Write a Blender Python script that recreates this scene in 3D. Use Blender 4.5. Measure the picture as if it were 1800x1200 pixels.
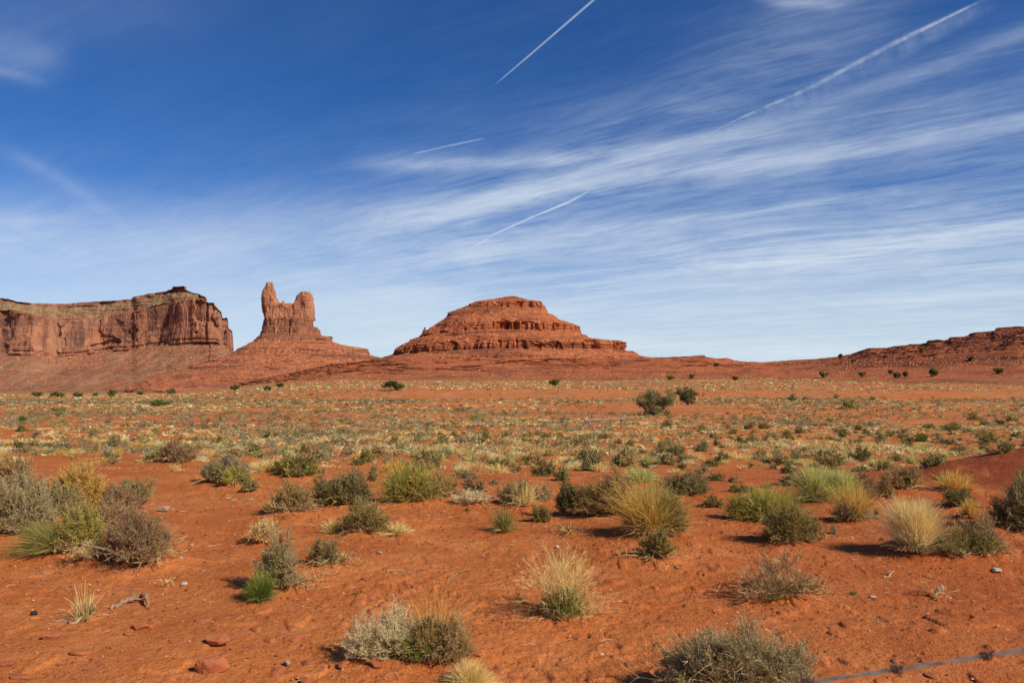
import bpy, math, random
import numpy as np
from math import radians, sin, cos

# ------------------------------------------------------------------ scene
scene = bpy.context.scene
for o in list(bpy.data.objects):
    bpy.data.objects.remove(o)
F = 1400.0          # focal length in photograph pixels (28 mm on 36 mm, 1800 px wide)
CX, HR = 900.0, 650.0   # centre column and horizon row
CAMH = 1.7
cam_data = bpy.data.cameras.new('camera')
cam = bpy.data.objects.new('camera', cam_data)
scene.collection.objects.link(cam)
cam.location = (0, 0, CAMH)
cam.rotation_euler = (radians(90), 0, 0)
cam_data.sensor_width = 36
cam_data.lens = 28
cam_data.shift_y = 50 / 1800
cam_data.clip_start = 0.05
cam_data.clip_end = 200000
cam_data.dof.use_dof = True
cam_data.dof.focus_distance = 14
cam_data.dof.aperture_fstop = 6.3
scene.camera = cam
scene.render.engine = 'CYCLES'
scene.render.resolution_x = 1024
scene.render.resolution_y = 682
vs = scene.view_settings
vs.view_transform = 'Standard'
vs.look = 'None'
vs.gamma = 1
vs.exposure = 0.0

# ------------------------------------------------------------------ node helper
class NT:
    def __init__(s, tree): s.t = tree
    def node(s, typ, ins=None, **props):
        n = s.t.nodes.new(typ)
        for k, v in props.items(): setattr(n, k, v)
        for k, v in (ins or {}).items():
            s.put(n.inputs[k], v)
        return n
    def put(s, sock, v):
        if isinstance(v, E): s.t.links.new(v.s, sock)
        elif isinstance(v, bpy.types.NodeSocket): s.t.links.new(v, sock)
        else:
            if sock.type == 'RGBA' and len(v) == 3: v = (*v, 1)
            sock.default_value = v
    def math(s, op, *a, clamp=False):
        n = s.t.nodes.new('ShaderNodeMath'); n.operation = op; n.use_clamp = clamp
        for i, x in enumerate(a): s.put(n.inputs[i], x)
        return E(s, n.outputs[0])
    def mapr(s, x, a, b, c=0.0, d=1.0, smooth=True):
        n = s.t.nodes.new('ShaderNodeMapRange')
        n.interpolation_type = 'SMOOTHSTEP' if smooth else 'LINEAR'
        for i, v in enumerate((x, a, b, c, d)): s.put(n.inputs[i], v)
        return E(s, n.outputs[0])
    def mix(s, f, a, b, blend='MIX'):
        n = s.t.nodes.new('ShaderNodeMix'); n.data_type = 'RGBA'; n.blend_type = blend
        s.put(n.inputs['Factor'], f) if not isinstance(f, (int, float)) else setattr(n.inputs[0], 'default_value', f)
        s.put(n.inputs[6], a); s.put(n.inputs[7], b)
        return E(s, n.outputs[2])
    def noise(s, vec, scale, detail=4, rough=0.55, dist=0.0, lac=2.0):
        n = s.node('ShaderNodeTexNoise', {'Vector': vec, 'Scale': scale, 'Detail': float(detail), 'Roughness': rough, 'Distortion': dist, 'Lacunarity': lac})
        return E(s, n.outputs['Fac'])
    def comb(s, x, y, z):
        n = s.node('ShaderNodeCombineXYZ', {0: x, 1: y, 2: z}); return E(s, n.outputs[0])
    def sep(s, v):
        n = s.node('ShaderNodeSeparateXYZ', {0: v}); return [E(s, n.outputs[i]) for i in range(3)]
class E:
    def __init__(s, nt, sock): s.nt, s.s = nt, sock
    def __add__(s, o): return s.nt.math('ADD', s, o)
    __radd__ = __add__
    def __sub__(s, o): return s.nt.math('SUBTRACT', s, o)
    def __rsub__(s, o): return s.nt.math('SUBTRACT', o, s)
    def __mul__(s, o): return s.nt.math('MULTIPLY', s, o)
    __rmul__ = __mul__
    def __truediv__(s, o): return s.nt.math('DIVIDE', s, o)
    def __rtruediv__(s, o): return s.nt.math('DIVIDE', o, s)

# ------------------------------------------------------------------ sun
SUN_EL = radians(38)
sx, sy = 0.83, -0.56
sl = math.hypot(sx, sy); sx /= sl; sy /= sl
sun_dir = (sx * cos(SUN_EL), sy * cos(SUN_EL), sin(SUN_EL))
ld = bpy.data.lights.new('sun', 'SUN')
ld.energy = 5.0
ld.angle = radians(0.55)
ld.color = (1.0, 0.93, 0.82)
lo = bpy.data.objects.new('sun', ld)
scene.collection.objects.link(lo)
from mathutils import Vector
lo.rotation_euler = Vector(sun_dir).to_track_quat('Z', 'Y').to_euler()

# ------------------------------------------------------------------ world sky with cirrus
world = bpy.data.worlds.new('World')
scene.world = world
world.use_nodes = True
wt = world.node_tree
for n in list(wt.nodes): wt.nodes.remove(n)
N = NT(wt)
sky = N.node('ShaderNodeTexSky', sky_type='NISHITA')
sky.sun_disc = False
sky.sun_elevation = SUN_EL
sky.sun_rotation = math.atan2(sx, sy)
sky.altitude = 1600
sky.air_density = 1.0
sky.dust_density = 0.35
sky.ozone_density = 2.2
tc = N.node('ShaderNodeTexCoord')
D = E(N, tc.outputs['Generated'])
dx, dy, dz = N.sep(D)
yy = N.math('MAXIMUM', N.math('ABSOLUTE', dy), 0.05)
PX = 900 + (dx / yy) * F          # azimuth measure
EL = (dz / yy) * F                 # elevation measure (photograph pixels above horizon)
# planar layer coordinates, stretched along the wind direction
zz = N.math('MAXIMUM', dz, 0.0) + 0.10
qx = dx / zz; qy = dy / zz
a0 = math.atan2(1.0, -1.45)
ca, sa = cos(a0), sin(a0)
al = qx * ca + qy * sa
ac = qx * (-sa) + qy * ca
warp = N.noise(N.comb(qx, qy, 0.0), 0.7, 3, 0.5)
s1 = N.noise(N.comb(al * 0.42, ac * 2.6 + warp * 1.6, 0.0), 1.0, 7, 0.62, 0.3)
s2 = N.noise(N.comb(al * 1.6, ac * 5.0 + warp * 2.2, 3.0), 1.3, 8, 0.7, 0.6)
s3 = N.noise(N.comb(qx, qy, 5.0), 0.55, 4, 0.5)
s4 = N.noise(N.comb(al * 2.6, ac * 15.0 + warp * 6.0, 9.0), 1.5, 6, 0.7, 0.5)
s5 = N.noise(N.comb(qx * 1.7, qy * 1.7, 2.0), 1.0, 7, 0.65, 0.8)
st = N.mapr(s1, 0.30, 0.74) * 0.38 + N.mapr(s2, 0.30, 0.72) * 0.24 + N.mapr(s4, 0.30, 0.70) * 0.20 + N.mapr(s5, 0.3, 0.7) * 0.18
# named bands: (px0, row0, slope, curvature, half width, strength, x start, x end, soft)
bands = [
 (1000, 279, -0.085, -0.00016, 11, 0.70, 700, 1330, 120),
 (1330, 222, -0.30, -0.00010, 14, 0.40, 1230, 1900, 120),
 (1150, 205, -0.30, -0.00020, 30, 0.28, 980, 1500, 130),
 (1300, 110, -0.60, 0.0, 60, 0.30, 1180, 1680, 130),
 (1000, 335, -0.13, -0.00003, 20, 0.42, 650, 1350, 150),
 (800, 378, -0.25, 0.0, 26, 0.42, 600, 1100, 150),
 (1500, 262, -0.17, -0.00005, 16, 0.58, 1200, 2000, 180),
 (1450, 240, -0.18, -0.00005, 45, 0.34, 1050, 2000, 200),
 (1300, 375, -0.12, -0.00006, 7, 0.40, 1060, 1750, 120),
 (1600, 372, -0.16, -0.00006, 30, 0.34, 1350, 2100, 200),
 (1750, 285, -0.10, 0.0, 10, 0.30, 1620, 1900, 80),
 (1000, 440, -0.06, -0.00004, 30, 0.42, 700, 1300, 150),
 (1500, 430, -0.13, -0.00006, 16, 0.50, 1150, 2100, 200),
 (1300, 470, -0.09, -0.00004, 14, 0.42, 850, 2000, 200),
 (1600, 440, -0.10, -0.00006, 50, 0.26, 1300, 2300, 200),
 (430, 430, 0.02, 0.0, 50, 0.40, -200, 900, 250),
 (100, 420, 0.00, 0.0, 34, 0.28, -400, 500, 250),
 (30, 388, -0.02, 0.0, 8, 0.35, -60, 120, 60),
 (110, 318, 0.62, 0.0012, 14, 0.20, 10, 210, 50),
 (45, 95, 0.14, 0.0, 26, 0.30, -200, 95, 50),
 (20, 130, 0.25, 0.0, 9, 0.30, -200, 62, 40),
 (60, 30, -0.10, 0.0, 50, 0.10, -200, 350, 150),
 (1400, 6, 0.06, 0.0, 7, 0.55, 1350, 1490, 40),
 (800, 420, -0.9, 0.0, 20, 0.10, 700, 900, 80),
]
cl = None
for (p0, r0, m, c, w, k, xa, xb, sft) in bands:
    u = PX - p0
    v = (650 - r0) - (u * m + u * u * c) - EL          # rows below the band axis
    wv = N.math('DIVIDE', v, w)
    g = N.math('POWER', 2.718, N.math('MULTIPLY', wv * wv, -0.8)) if False else 1.0 / (1.0 + wv * wv * wv * wv * 0.25 + wv * wv * 0.8)
    g = g * N.mapr(PX, xa - sft, xa + sft) * N.mapr(PX, xb - sft, xb + sft, 1.0, 0.0)
    t = g * k
    cl = t if cl is None else cl + t
veil = N.mapr(EL, 40.0, 360.0, 1.15, 0.0)             # thin high veil thickening to the horizon
low = N.mapr(EL, 0.0, 230.0, 1.1, 0.0)
rightveil = N.mapr(PX, 650.0, 1500.0, 0.0, 0.16) * N.mapr(EL, 330.0, 560.0, 1.0, 0.0)
patch = N.mapr(s3, 0.3, 0.7, 0.65, 1.25)
st = 0.5 + (st - 0.5) * N.mapr(PX, 300.0, 1000.0, 0.35, 1.0)
st = N.math('POWER', N.math('MAXIMUM', st, 0.0), 1.6) * 1.45
cov = cl * (0.02 + st * 1.75) * patch + veil * (0.45 + st * 0.75) * patch + low + rightveil * (0.3 + st * 1.3) + N.mapr(EL, 150.0, 560.0, 0.26, 0.05) * st
cov = cov * 0.92 / (1.0 + cov * 0.62)
dark = N.mix(1.0, E(N, sky.outputs[0]), (0.15, 0.49, 0.93), 'MULTIPLY')
cc = N.mix(N.mapr(EL, 0.0, 450.0), (7.0, 7.9, 8.7), (6.2, 7.1, 8.4))
skyc = N.mix(N.mapr(dz, -0.02, 0.0), (2.0, 1.0, 0.6), N.mix(cov, dark, cc))
bg = N.node('ShaderNodeBackground', {'Color': skyc, 'Strength': 0.1})
out = N.node('ShaderNodeOutputWorld', {'Surface': bg.outputs[0]})

# ------------------------------------------------------------------ numpy noise
def _h(ix, iy, iz, seed):
    with np.errstate(over='ignore'):
        h = (ix.astype(np.int64).astype(np.uint32) * np.uint32(374761393) + iy.astype(np.int64).astype(np.uint32) * np.uint32(668265263)
             + iz.astype(np.int64).astype(np.uint32) * np.uint32(2147483647) + np.uint32(seed * 144665 + 17))
        h = (h ^ (h >> np.uint32(13))) * np.uint32(1274126177)
        h = (h ^ (h >> np.uint32(15))) * np.uint32(2246822519)
        h = h ^ (h >> np.uint32(16))
    return h.astype(np.float64) / 4294967295.0
def vn(x, y, z=0.0, seed=0):
    x, y, z = np.broadcast_arrays(np.asarray(x, float), np.asarray(y, float), np.asarray(z, float))
    fx, fy, fz = np.floor(x), np.floor(y), np.floor(z)
    tx, ty, tz = x - fx, y - fy, z - fz
    tx = tx * tx * (3 - 2 * tx); ty = ty * ty * (3 - 2 * ty); tz = tz * tz * (3 - 2 * tz)
    r = 0
    for i in (0, 1):
        for j in (0, 1):
            for k in (0, 1):
                w = (tx if i else 1 - tx) * (ty if j else 1 - ty) * (tz if k else 1 - tz)
                r = r + w * _h(fx + i, fy + j, fz + k, seed)
    return r
def fbm(x, y, z=0.0, oct=4, seed=0, gain=0.5):
    r, a, s = 0, 1.0, 0.0
    for o in range(oct):
        r = r + a * (vn(np.asarray(x) * 2 ** o + 11.3 * o, np.asarray(y) * 2 ** o - 7.1 * o, np.asarray(z) * 2 ** o, seed + o) - 0.5); s += a; a *= gain
    return r / s * 2
def sstep(x, a, b):
    t = np.clip((np.asarray(x, float) - a) / (b - a), 0, 1); return t * t * (3 - 2 * t)

# ------------------------------------------------------------------ mesh helpers
class Geo:
    def __init__(s): s.V, s.T, s.Q, s.C, s.n = [], [], [], [], 0
    def add(s, V, Q=None, T=None, C=None):
        V = np.asarray(V, float).reshape(-1, 3)
        if Q is not None and len(Q): s.Q.append(np.asarray(Q, np.int64).reshape(-1, 4) + s.n)
        if T is not None and len(T): s.T.append(np.asarray(T, np.int64).reshape(-1, 3) + s.n)
        if C is None: C = (0.3, 0.3, 0.3)
        C = np.asarray(C, float)
        if C.ndim == 1: C = np.tile(C, (len(V), 1))
        s.V.append(V); s.C.append(C); s.n += len(V)
    def mesh(s, name, mat, smooth=False, attrs=None):
        me = bpy.data.meshes.new(name)
        V = np.concatenate(s.V) if s.V else np.zeros((0, 3)); C = np.concatenate(s.C) if s.C else np.zeros((0, 3))
        Q = np.concatenate(s.Q) if s.Q else np.zeros((0, 4), np.int64)
        T = np.concatenate(s.T) if s.T else np.zeros((0, 3), np.int64)
        me.vertices.add(len(V)); me.vertices.foreach_set('co', V.astype(np.float32).ravel())
        nl = len(Q) * 4 + len(T) * 3
        me.loops.add(nl); me.loops.foreach_set('vertex_index', np.concatenate([Q.ravel(), T.ravel()]).astype(np.int32))
        me.polygons.add(len(Q) + len(T))
        ls = np.concatenate([np.arange(len(Q)) * 4, len(Q) * 4 + np.arange(len(T)) * 3]).astype(np.int32)
        me.polygons.foreach_set('loop_start', ls)
        me.polygons.foreach_set('use_smooth', np.full(len(Q) + len(T), smooth))
        me.materials.append(mat)
        ca_ = me.attributes.new('tint', 'FLOAT_COLOR', 'POINT')
        ca_.data.foreach_set('color', np.concatenate([C, np.ones((len(C), 1))], 1).astype(np.float32).ravel())
        for k, v in (attrs or {}).items():
            a = me.attributes.new(k, 'FLOAT', 'POINT'); a.data.foreach_set('value', np.asarray(v, np.float32).ravel())
        me.update(calc_edges=True)
        me.validate()
        return me
def setp(o, label=None, cat=None, group=None, kind=None):
    if label: o['label'] = label
    if cat: o['category'] = cat
    if group: o['group'] = group
    if kind: o['kind'] = kind
    return o
def link(name, me, parent=None, loc=None, rz=0, sc=None):
    o = bpy.data.objects.new(name, me); scene.collection.objects.link(o)
    if parent: o.parent = parent
    if loc is not None: o.location = loc
    o.rotation_euler = (0, 0, rz)
    if sc is not None: o.scale = sc
    return o
def gridq(nr, nc, wrap=False):
    r = np.arange(nr - 1)[:, None]; c = np.arange(nc if wrap else nc - 1)[None, :]
    c2 = (c + 1) % nc
    return np.stack([r * nc + c, r * nc + c2, (r + 1) * nc + c2, (r + 1) * nc + c], -1).reshape(-1, 4)

# ------------------------------------------------------------------ materials
def new_mat(name):
    m = bpy.data.materials.new(name); m.use_nodes = True
    t = m.node_tree
    for n in list(t.nodes): t.nodes.remove(n)
    return m, NT(t)
def finish(N, col, rough=0.95, bump=None, spec=0.1, trans=0.0):
    b = N.node('ShaderNodeBsdfPrincipled', {'Base Color': col, 'Roughness': rough, 'Specular IOR Level': spec})
    if bump is not None: N.put(b.inputs['Normal'], bump)
    sh = b.outputs[0]
    if trans:
        tr = N.node('ShaderNodeBsdfTranslucent', {'Color': col})
        mx = N.node('ShaderNodeMixShader', {0: trans, 1: sh, 2: tr.outputs[0]}); sh = mx.outputs[0]
    N.node('ShaderNodeOutputMaterial', {'Surface': sh})
def bump(N, h, dist, strength=1.0):
    n = N.node('ShaderNodeBump', {'Height': h, 'Distance': dist, 'Strength': strength}); return E(N, n.outputs[0])

def mat_plant(name, trans):
    m, N = new_mat(name)
    a = N.node('ShaderNodeAttribute', attribute_name='tint')
    g = N.node('ShaderNodeNewGeometry')
    n1 = N.noise(g.outputs['Position'], 9.0, 2)
    col = N.mix(N.mapr(n1, 0.35, 0.7, 0.0, 0.35), E(N, a.outputs['Color']), N.mix(1.0, E(N, a.outputs['Color']), (1.25, 1.1, 0.8), 'MULTIPLY'))
    finish(N, col, 0.85, None, 0.15, trans)
    return m
M_LEAF = mat_plant('leaf_foliage', 0.36)
M_STEM = mat_plant('woody_stem', 0.05)

def mat_ground():
    m, N = new_mat('red_sand')
    g = N.node('ShaderNodeNewGeometry'); P = E(N, g.outputs['Position'])
    x, y, z = N.sep(P)
    big = N.noise(P, 0.05, 4, 0.6)
    mid = N.noise(P, 0.6, 5, 0.6, 0.4)
    fine = N.noise(P, 14.0, 5, 0.7)
    grit = N.noise(P, 70.0, 3, 0.7)
    col = N.mix(N.mapr(mid, 0.3, 0.7), (0.47, 0.132, 0.034), (0.58, 0.186, 0.052))
    col = N.mix(N.mapr(big, 0.45, 0.7, 0.0, 0.5), col, (0.47, 0.112, 0.026))
    col = N.mix(N.mapr(fine, 0.5, 0.75, 0.0, 0.45), col, (0.34, 0.080, 0.020))
    col = N.mix(N.mapr(grit, 0.57, 0.64, 0.0, 0.75), col, (0.17, 0.045, 0.02))
    spk = N.noise(P, 26.0, 3, 0.6)
    col = N.mix(N.mapr(spk, 0.62, 0.67, 0.0, 0.7), col, (0.20, 0.055, 0.025))
    col = N.mix(N.mapr(grit, 0.38, 0.28, 0.0, 0.35), col, (0.66, 0.27, 0.12))
    # right foreground: vignette darkening painted into the sand colour as a deeper red
    right = N.mapr(x + mid * 2.0, 1.5, 5.0) * N.mapr(y, 22.0, 12.0)
    col = N.mix(right * 0.45, col, (0.36, 0.080, 0.027))
    md = N.math('SQRT', (x - 9.6) * (x - 9.6) / 1.3 + (y - 13.0) * (y - 13.0))
    col = N.mix(N.mapr(md + fine * 0.5, 3.6, 2.8) * 0.85, col, (0.27, 0.060, 0.024))
    # far plain: pale dry grass litter and crust patches between the plants
    far = N.mapr(y, 16.0, 40.0)
    pn = N.noise(N.comb(x * 0.35, y * 0.9, 0.0), 0.35, 5, 0.62)
    col = N.mix(far * N.mapr(pn, 0.46, 0.66, 0.0, 0.50), col, (0.52, 0.31, 0.15))
    pn2 = N.noise(N.comb(x * 0.25, y, 7.0), 0.22, 5, 0.65)
    col = N.mix(far * N.mapr(pn2, 0.62, 0.72, 0.0, 0.45), col, (0.66, 0.42, 0.26))
    cr = N.noise(P, 1.7, 6, 0.68, 0.3)
    col = N.mix(N.mapr(cr, 0.50, 0.62, 0.0, 0.35), col, (0.66, 0.235, 0.075))
    col = N.mix(N.mapr(cr, 0.44, 0.38, 0.0, 0.20), col, (0.36, 0.082, 0.022))
    vf = N.noise(N.comb(x * 0.02, y * 0.02, 3.0), 1.0, 4, 0.6)
    col = N.mix(N.mapr(y, 170.0, 420.0, 0.0, 0.40) * N.mapr(vf, 0.4, 0.6), col, (0.27, 0.20, 0.095))
    h = fine * 0.8 + grit * 0.45 + mid * 0.4 + spk * 0.5
    b = bump(N, h, 0.04, 0.7)
    finish(N, col, 0.97, b, 0.05)
    return m
M_GROUND = mat_ground()

def mat_rock(name, cliff_a, cliff_b, varnish, slope_a, slope_b, strata, sscale, vsc, unit, veg=None, rubble=(0.55, 0.3, 0.18), vstr=0.8, bcol=None):
    m, N = new_mat(name)
    g = N.node('ShaderNodeNewGeometry'); P = E(N, g.outputs['Position']); Nn = E(N, g.outputs['Normal'])
    x, y, z = N.sep(P)
    nx, ny, nz = N.sep(Nn)
    w = N.noise(P, 0.5 / unit, 3)
    zn = N.noise(N.comb(x * (0.04 / unit), y * (0.04 / unit), z * (sscale / unit) + w * 0.6), 1.0, 5, 0.7)
    vert = N.noise(N.comb(x * (1.0 / unit), y * (1.0 / unit), z * (0.10 / unit)), vsc, 6, 0.65, 0.5)
    blot = N.noise(P, 0.35 / unit, 5, 0.65, 0.6)
    cl_ = N.mix(N.mapr(blot, 0.35, 0.65), cliff_a, cliff_b)
    cl_ = N.mix(N.mapr(vert, 0.46, 0.62, 0.0, vstr) * N.mapr(blot, 0.62, 0.42), cl_, varnish)
    cl_ = N.mix(N.mapr(zn, 0.52, 0.60, 0.0, 0.75 * strata), cl_, varnish)
    sn = N.noise(P, 0.5 / unit, 6, 0.7)
    sl_ = N.mix(N.mapr(sn, 0.35, 0.65), slope_a, slope_b)
    rb = N.noise(P, 2.2 / unit, 4, 0.8)
    sl_ = N.mix(N.mapr(rb, 0.52, 0.60, 0.0, 0.65), sl_, rubble)
    sl_ = N.mix(N.mapr(rb, 0.46, 0.38, 0.0, 0.75), sl_, tuple(c * 0.45 for c in slope_a))
    zf_ = N.noise(N.comb(x * (0.05 / unit), y * (0.05 / unit), z * (sscale * 3.0 / unit) + w * 0.9), 1.0, 4, 0.75)
    sl_ = N.mix(N.mapr(zn, 0.52, 0.60, 0.0, 0.55 * strata), sl_, varnish)
    sl_ = N.mix(N.mapr(zf_, 0.55, 0.61, 0.0, 0.75 * strata) * N.mapr(blot, 0.35, 0.5), sl_, varnish)
    f = N.mapr(N.math('ABSOLUTE', nz) + (sn - 0.5) * 0.2, 0.38, 0.60)
    col = N.mix(f, cl_, sl_)
    if veg:
        a = E(N, N.node('ShaderNodeAttribute', attribute_name='veg').outputs['Fac'])
        vn_ = N.noise(P, 0.8 / unit, 6, 0.75)
        col = N.mix(N.math('MULTIPLY', a, N.mapr(vn_ + (a - 0.5) * 0.12, 0.46, 0.60), clamp=True) * (f * 0.7 + 0.3), col, veg)
        col = N.mix(N.math('MULTIPLY', a, N.mapr(rb, 0.52, 0.58), clamp=True) * 0.75, col, (0.13, 0.09, 0.045))
    if bcol:
        a2 = E(N, N.node('ShaderNodeAttribute', attribute_name='pale').outputs['Fac'])
        col = N.mix(N.math('MULTIPLY', a2 * N.mapr(vert, 0.62, 0.42, 0.25, 1.0), 0.85, clamp=True), col, N.mix(N.mapr(blot, 0.3, 0.7), bcol, tuple(c * 0.75 for c in bcol)))
    h = rb * 0.5 + sn * 1.0 + zn * 0.8 + vert * 0.6
    b = bump(N, h, 0.9 * unit, 0.6)
    finish(N, col, 0.97, b, 0.03)
    return m

# ------------------------------------------------------------------ ground
TD = np.log([150, 230, 262, 400, 700, 1500, 2500.])
TL = [711, 705, 702, 697, 693, 690, 688]
TC = [711, 702, 685, 679, 668, 662, 658]
TR = [711, 701, 690, 676, 662, 655, 652]
ND = [0, 13.5, 18, 25, 40, 63, 100, 150]
NZ = [0, 0.0, -0.45, -1.0, -1.9, -2.8, -3.9, -4.835]
ND2 = [0, 7, 10, 13.5, 18, 25, 40, 63, 100, 150]
NZ2 = [0, 0, -.04, -.17, -.52, -1.05, -1.9, -2.8, -3.9, -4.835]
mounds = []          # little sand mounds round the plants: x, y, radius, height
def ground_base(x, y):
    x = np.asarray(x, float); y = np.asarray(y, float)
    d = np.hypot(x, y)
    yd = np.maximum(y, 0.5 * d)
    b = np.clip(x / np.maximum(yd, 1e-3), -1.2, 1.2)
    bank = yd + 14 * fbm(x / 45, y / 200, 0.3, 3, 5) * sstep(yd, 150, 200)
    l = np.log(np.clip(bank, 150, 2500))
    rl, rc, rr = np.interp(l, TD, TL), np.interp(l, TD, TC), np.interp(l, TD, TR)
    r = np.where(b < -0.12, rl + (rc - rl) * sstep(b, -0.46, -0.2), rc + (rr - rc) * sstep(b, 0.05, 0.3))
    zf = CAMH - (r - HR) / F * np.clip(yd, 150, 2500)
    zn_ = np.interp(yd, ND, NZ)
    zn2 = np.interp(yd, ND2, NZ2)
    zn_ = zn_ + (zn2 - zn_) * sstep(b, -0.34, -0.16)
    z = np.where(yd < 150, zn_, zf)
    # natural undulation
    z = z + 0.16 * fbm(x / 6, y / 6, 0, 3, 21) * sstep(yd, 12, 22)
    z = z + 0.55 * fbm(x / 30, y / 30, 0, 3, 31) * sstep(yd, 45, 110) 
    # dark red spoil mound at the right
    rr2 = np.hypot((x - 9.3) / 2.2, (y - 13.0) / 1.7)
    z = z + 0.60 * np.exp(-rr2 ** 2 * 0.8) * (1 + 0.12 * fbm(x * 2, y * 2, 0, 3, 8))
    # low sandy lips in the foreground
    z = z + 0.05 * fbm(x / 1.6, y / 1.6, 0, 3, 41) * sstep(yd, 2, 5)
    return z
def ground(x, y):
    z = ground_base(x, y)
    for (mx, my, r, h) in mounds:
        q = ((x - mx) ** 2 + (y - my) ** 2) / (r * r)
        z = z + h * np.exp(-np.minimum(q, 30))
    return z
YS = np.concatenate([np.arange(2.5, 30, 0.04), np.arange(30, 160, 0.25), np.arange(160, 1200, 1.5)])
def hit(px, row, g=None):
    X = (px - CX) / F * YS
    Z = CAMH - (row - HR) / F * YS
    gz = ground_base(X, YS)
    k = np.argmax(Z < gz)
    if k == 0: k = len(YS) - 1
    return X[k], YS[k], gz[k]
# ================================================================== LANDFORMS
def tomesh(X, Y, Z, wrap, name, mat, attrs=None, smooth=False):
    nr, nc = X.shape
    g = Geo(); g.add(np.stack([X, Y, Z], -1), Q=gridq(nr, nc, wrap)[:, ::-1])
    return g
def ledges(z, spacing, x, y, seed, amp=1.0):
    """irregular horizontal ledges: returns inward/outward offset depending on height"""
    w = 0.9 * fbm(x / (spacing * 9), y / (spacing * 9), z / (spacing * 4), 2, seed)
    q = z / spacing + w
    a = vn(np.floor(q) * 0.71, x / (spacing * 7), y / (spacing * 7), seed + 3)
    fr = q - np.floor(q)
    return amp * (sstep(fr, 0.0, 0.25) - fr) * (0.3 + 1.2 * a)

def ring_hill(d0, prof, nz, na, unit, n_exp=2.3, tilt=0.0, seed=0, alc=1.0, rough=1.0, yc_extra=0.0, led=1.0, spacing=None, arc=None):
    """closed stack of plan rings.  prof rows: (row, L, R, front, cliff)"""
    p = np.array(prof, float)
    rows = np.linspace(p[0, 0], p[-1, 0], nz)
    L, R, Fr, Cf = [np.interp(rows, p[:, 0], p[:, i]) for i in (1, 2, 3, 4)]
    th = np.linspace(0, 2 * np.pi, na, endpoint=False)
    s = d0 / F
    c = ((L + R) / 2 - CX) * s; a = (R - L) / 2 * s; b = Fr * s
    ct, st_ = np.cos(th), np.sin(th)
    ex = 2.0 / n_exp
    cx_ = np.sign(ct) * np.abs(ct) ** ex; sy_ = np.sign(st_) * np.abs(st_) ** ex
    X = c[:, None] + a[:, None] * cx_[None]
    Y = d0 + yc_extra + b[:, None] * sy_[None]
    Z = (CAMH + (HR - rows) * s)[:, None] + 0 * X
    Z = Z + tilt * X
    nx, ny = ct[None], st_[None]
    cf = Cf[:, None]
    sp = spacing or unit * 2.2
    # vertical alcoves on cliffs, rough talus elsewhere
    al1 = vn(X / (3.2 * unit), Y / (3.2 * unit), Z / (30 * unit), seed)
    al2 = vn(X / (1.3 * unit), Y / (1.3 * unit), Z / (12 * unit), seed + 1)
    am = sstep(fbm(X / (22 * unit), Y / (60 * unit), Z / (14 * unit), 2, seed + 21), -0.15, 0.35)
    qn = vn(X / (4.2 * unit) + 0.35 * (al2 - .5), Y / (4.2 * unit), Z / (13 * unit), seed + 31)
    col = -sstep(al1, 0.52, 0.60) * 1.7 * am + (np.floor(qn * 5) / 5 - .4) * 2.6 - sstep(al2, 0.55, 0.7) * 0.7 + (al2 - 0.5) * 0.6
    tal = fbm(X / (6 * unit), Y / (6 * unit), Z / (6 * unit), 5, seed + 2) * 1.1
    tal = tal + ledges(Z, sp, X, Y, seed + 7, 1.6 * led) + ledges(Z, sp * 0.37, X, Y, seed + 17, 0.5 * led)
    d = unit * (cf * (alc * col + 0.35 * ledges(Z, sp * 0.5, X, Y, seed + 9, 1.0)) + (1 - cf) * tal * rough + 0.25 * fbm(X / unit, Y / unit, Z / unit, 3, seed + 5) * rough)
    fade = np.clip(np.minimum(a, b) / (3 * unit), 0, 1)[:, None]
    X = X + nx * d * fade; Y = Y + ny * d * fade
    Z = Z + 0.5 * unit * fbm(X / (2 * unit), Y / (2 * unit), 0.0, 3, seed + 11) * fade * (1 - cf * 0.6)
    # top cap
    X = np.vstack([np.full((1, na), X[0].mean()), X]); Y = np.vstack([np.full((1, na), Y[0].mean()), Y]); Z = np.vstack([np.full((1, na), Z[0].max()), Z])
    return X, Y, Z

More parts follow.
